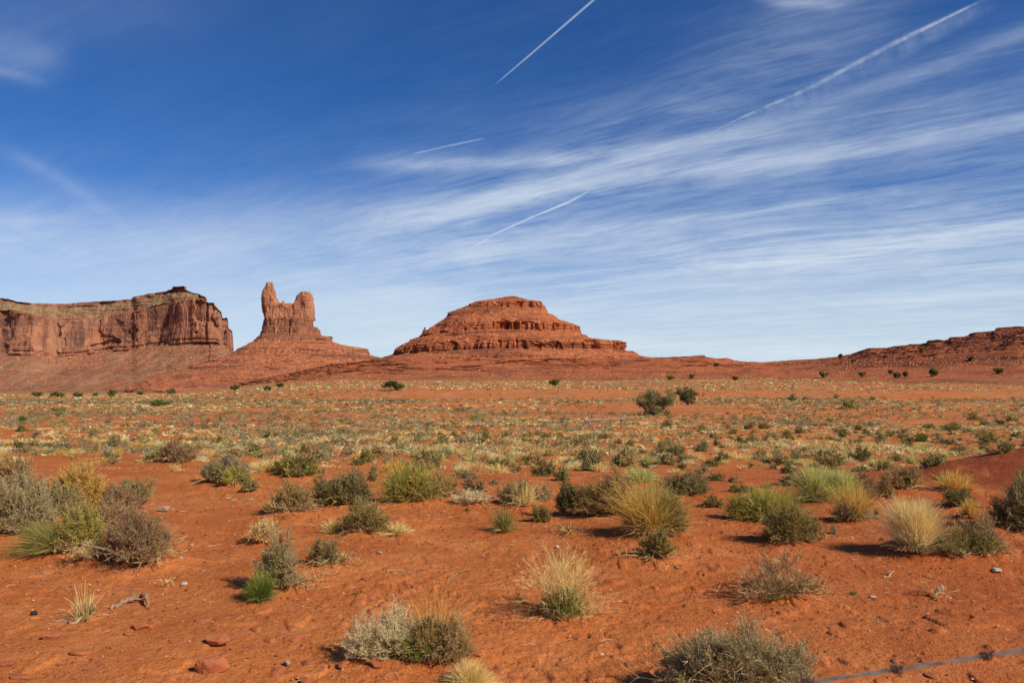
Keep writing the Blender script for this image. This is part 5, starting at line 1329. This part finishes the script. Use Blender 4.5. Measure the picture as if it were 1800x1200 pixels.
    V = np.stack([V[..., 0] * ca2 - V[..., 1] * sa2, V[..., 0] * sa2 + V[..., 1] * ca2, V[..., 2]], -1) + np.stack([x, y, z + s_ * .2 + .004], -1)[:, None]
    T = np.array([[0, 1, 4], [1, 2, 4], [2, 3, 4], [3, 0, 4], [1, 0, 5], [2, 1, 5], [3, 2, 5], [0, 3, 5]])
    cols = pick(rng, [(.36, .10, .04), (.42, .13, .055), (.30, .08, .035), (.20, .07, .04), (.48, .28, .17)], n, .2)
    g.add(V, T=(T[None] + np.arange(n)[:, None, None] * 6), C=np.repeat(cols, 6, 0))
    o = link('gravel', g.mesh('gravel', M_STEM)); setp(o, 'fine red grit and clods over the foreground sand', 'gravel', kind='stuff')
    g = Geo(); n = 5200
    y = (rng.uniform(0, 1, n) * (16 ** 1.7 - 3.5 ** 1.7) + 3.5 ** 1.7) ** (1 / 1.7); x = rng.uniform(-.7, .7, n) * y
    hx = np.array([hit(q[0], q[1])[:2] for q in HERO if q[2] > 40]); i = rng.integers(0, len(hx), n // 2)
    x[:n // 2] = hx[i, 0] + rng.normal(0, .4, n // 2); y[:n // 2] = np.clip(hx[i, 1] + rng.normal(-.1, .35, n // 2), 3.3, 30)
    a = rng.uniform(0, 6.28, n); L = rng.uniform(.02, .12, n) * rng.uniform(.5, 1, n)
    d = np.stack([np.cos(a), np.sin(a), 0 * a], 1) * L[:, None]
    p = np.stack([x, y, ground(x, y) + .012], 1); e = p + d; e[:, 2] = ground(e[:, 0], e[:, 1]) + .012
    md = (p + e) / 2 + rng.normal(0, .15, (n, 3)) * L[:, None]; md[:, 2] = np.maximum(p[:, 2], e[:, 2]) + .004
    ribbons(g, np.stack([p, md, e], 1), np.maximum(.0006 * y, .0025)[:, None] * np.array([.7, 1, .6]), pick(rng, [(.40, .29, .18), (.26, .17, .10), (.12, .06, .035), (.52, .40, .26)], n, .2), rng)
    o = link('twig_litter', g.mesh('twig_litter', M_STEM)); setp(o, 'dead twig bits strewn over the sand between the bushes', 'litter', kind='stuff')
def stick(pts, r, label, kind, mat, forks=()):
    """pts: (column,row,height above sand) -> crooked piece of wood lying on the ground"""
    Pw = []
    for (px, row, up) in pts:
        x, y, z = hit(px, row); Pw.append((x, y, float(ground(x, y)) + r * .7 + up))
    Pw = np.array(Pw); c = Pw[0].copy(); P = Pw - c; n = 22; t = np.linspace(0, 1, n); tk = np.linspace(0, 1, len(P))
    Q = np.stack([np.interp(t, tk, P[:, k]) for k in range(3)], 1); rng = rg(int(abs(c[0] * 1000)))
    Q += rng.normal(0, r * .35, Q.shape)
    g = Geo(); tuber(g, Q, r * np.interp(t, [0, .15, .8, 1], [.5, 1, .8, .35]) * rng.uniform(.8, 1.2, n), (.4, .3, .2), 8)
    for f in range(3):
        s_ = Q[rng.integers(5, n - 2)]; e = s_ + nrm(rng.standard_normal(3) * [1, 1, .2]) * r * 7
        e[2] = max(e[2], 0.0)
        tuber(g, np.stack([s_, (s_ + e) / 2 + rng.normal(0, r * .5, 3), e]), r * np.array([.45, .35, .15]), (.4, .3, .2), 5)
    o = link(kind, g.mesh(kind, mat), loc=tuple(c)); setp(o, label, 'driftwood' if 'driftwood' in kind else 'stick')
def build_wood():
    M = mat_simple('bleached_wood', (.42, .26, .14), (.25, .15, .085), 14.0, bmp=.008)
    MP = mat_simple('pale_branch', (.48, .33, .20), (.33, .22, .13), 20.0, bmp=.004)
    stick([(192, 1074, 0), (210, 1068, .02), (232, 1063, .03), (246, 1056, .02), (256, 1060, .04), (259, 1072, 0)], .017, 'crooked knotty piece of driftwood root with a hooked right end, left foreground', 'driftwood', M)
    stick([(94, 1098, 0), (112, 1097, .01), (128, 1101, .0), (150, 1092, .02), (165, 1082, .03)], .011, 'thin bleached driftwood branch lying below the little sprig, left foreground', 'driftwood', MP)
    stick([(668, 1007, 0), (692, 1006, .01), (720, 1008, 0)], .0075, 'straight pale stick lying on the sand, centre foreground', 'stick', MP)
    stick([(786, 1020, 0), (806, 1010, .01), (828, 1004, .01)], .006, 'thin brown stick slanting up to the right, centre foreground', 'stick', M)
    stick([(508, 1090, 0), (530, 1078, .0)], .005, 'short brown twig pointing up right, above the chalk-white bush', 'stick', M)
    stick([(312, 1008, 0), (340, 1005, 0), (372, 1006, 0)], .006, 'long thin grey stick right of the purple-brown dome', 'stick', MP)
    stick([(1553, 1017, 0), (1562, 1016, 0), (1571, 1010, .03)], .009, 'small forked pale stick on bare sand, right foreground', 'stick', MP)
build_heroes()
gobj = build_ground(); setp(gobj, kind='structure')
build_hill(); build_butte(); build_mesa(); build_apron(); build_contrails()
place_heroes(); place_mid(); place_far(); place_trees()
build_fence(); build_stones(); build_wood(); build_wire()
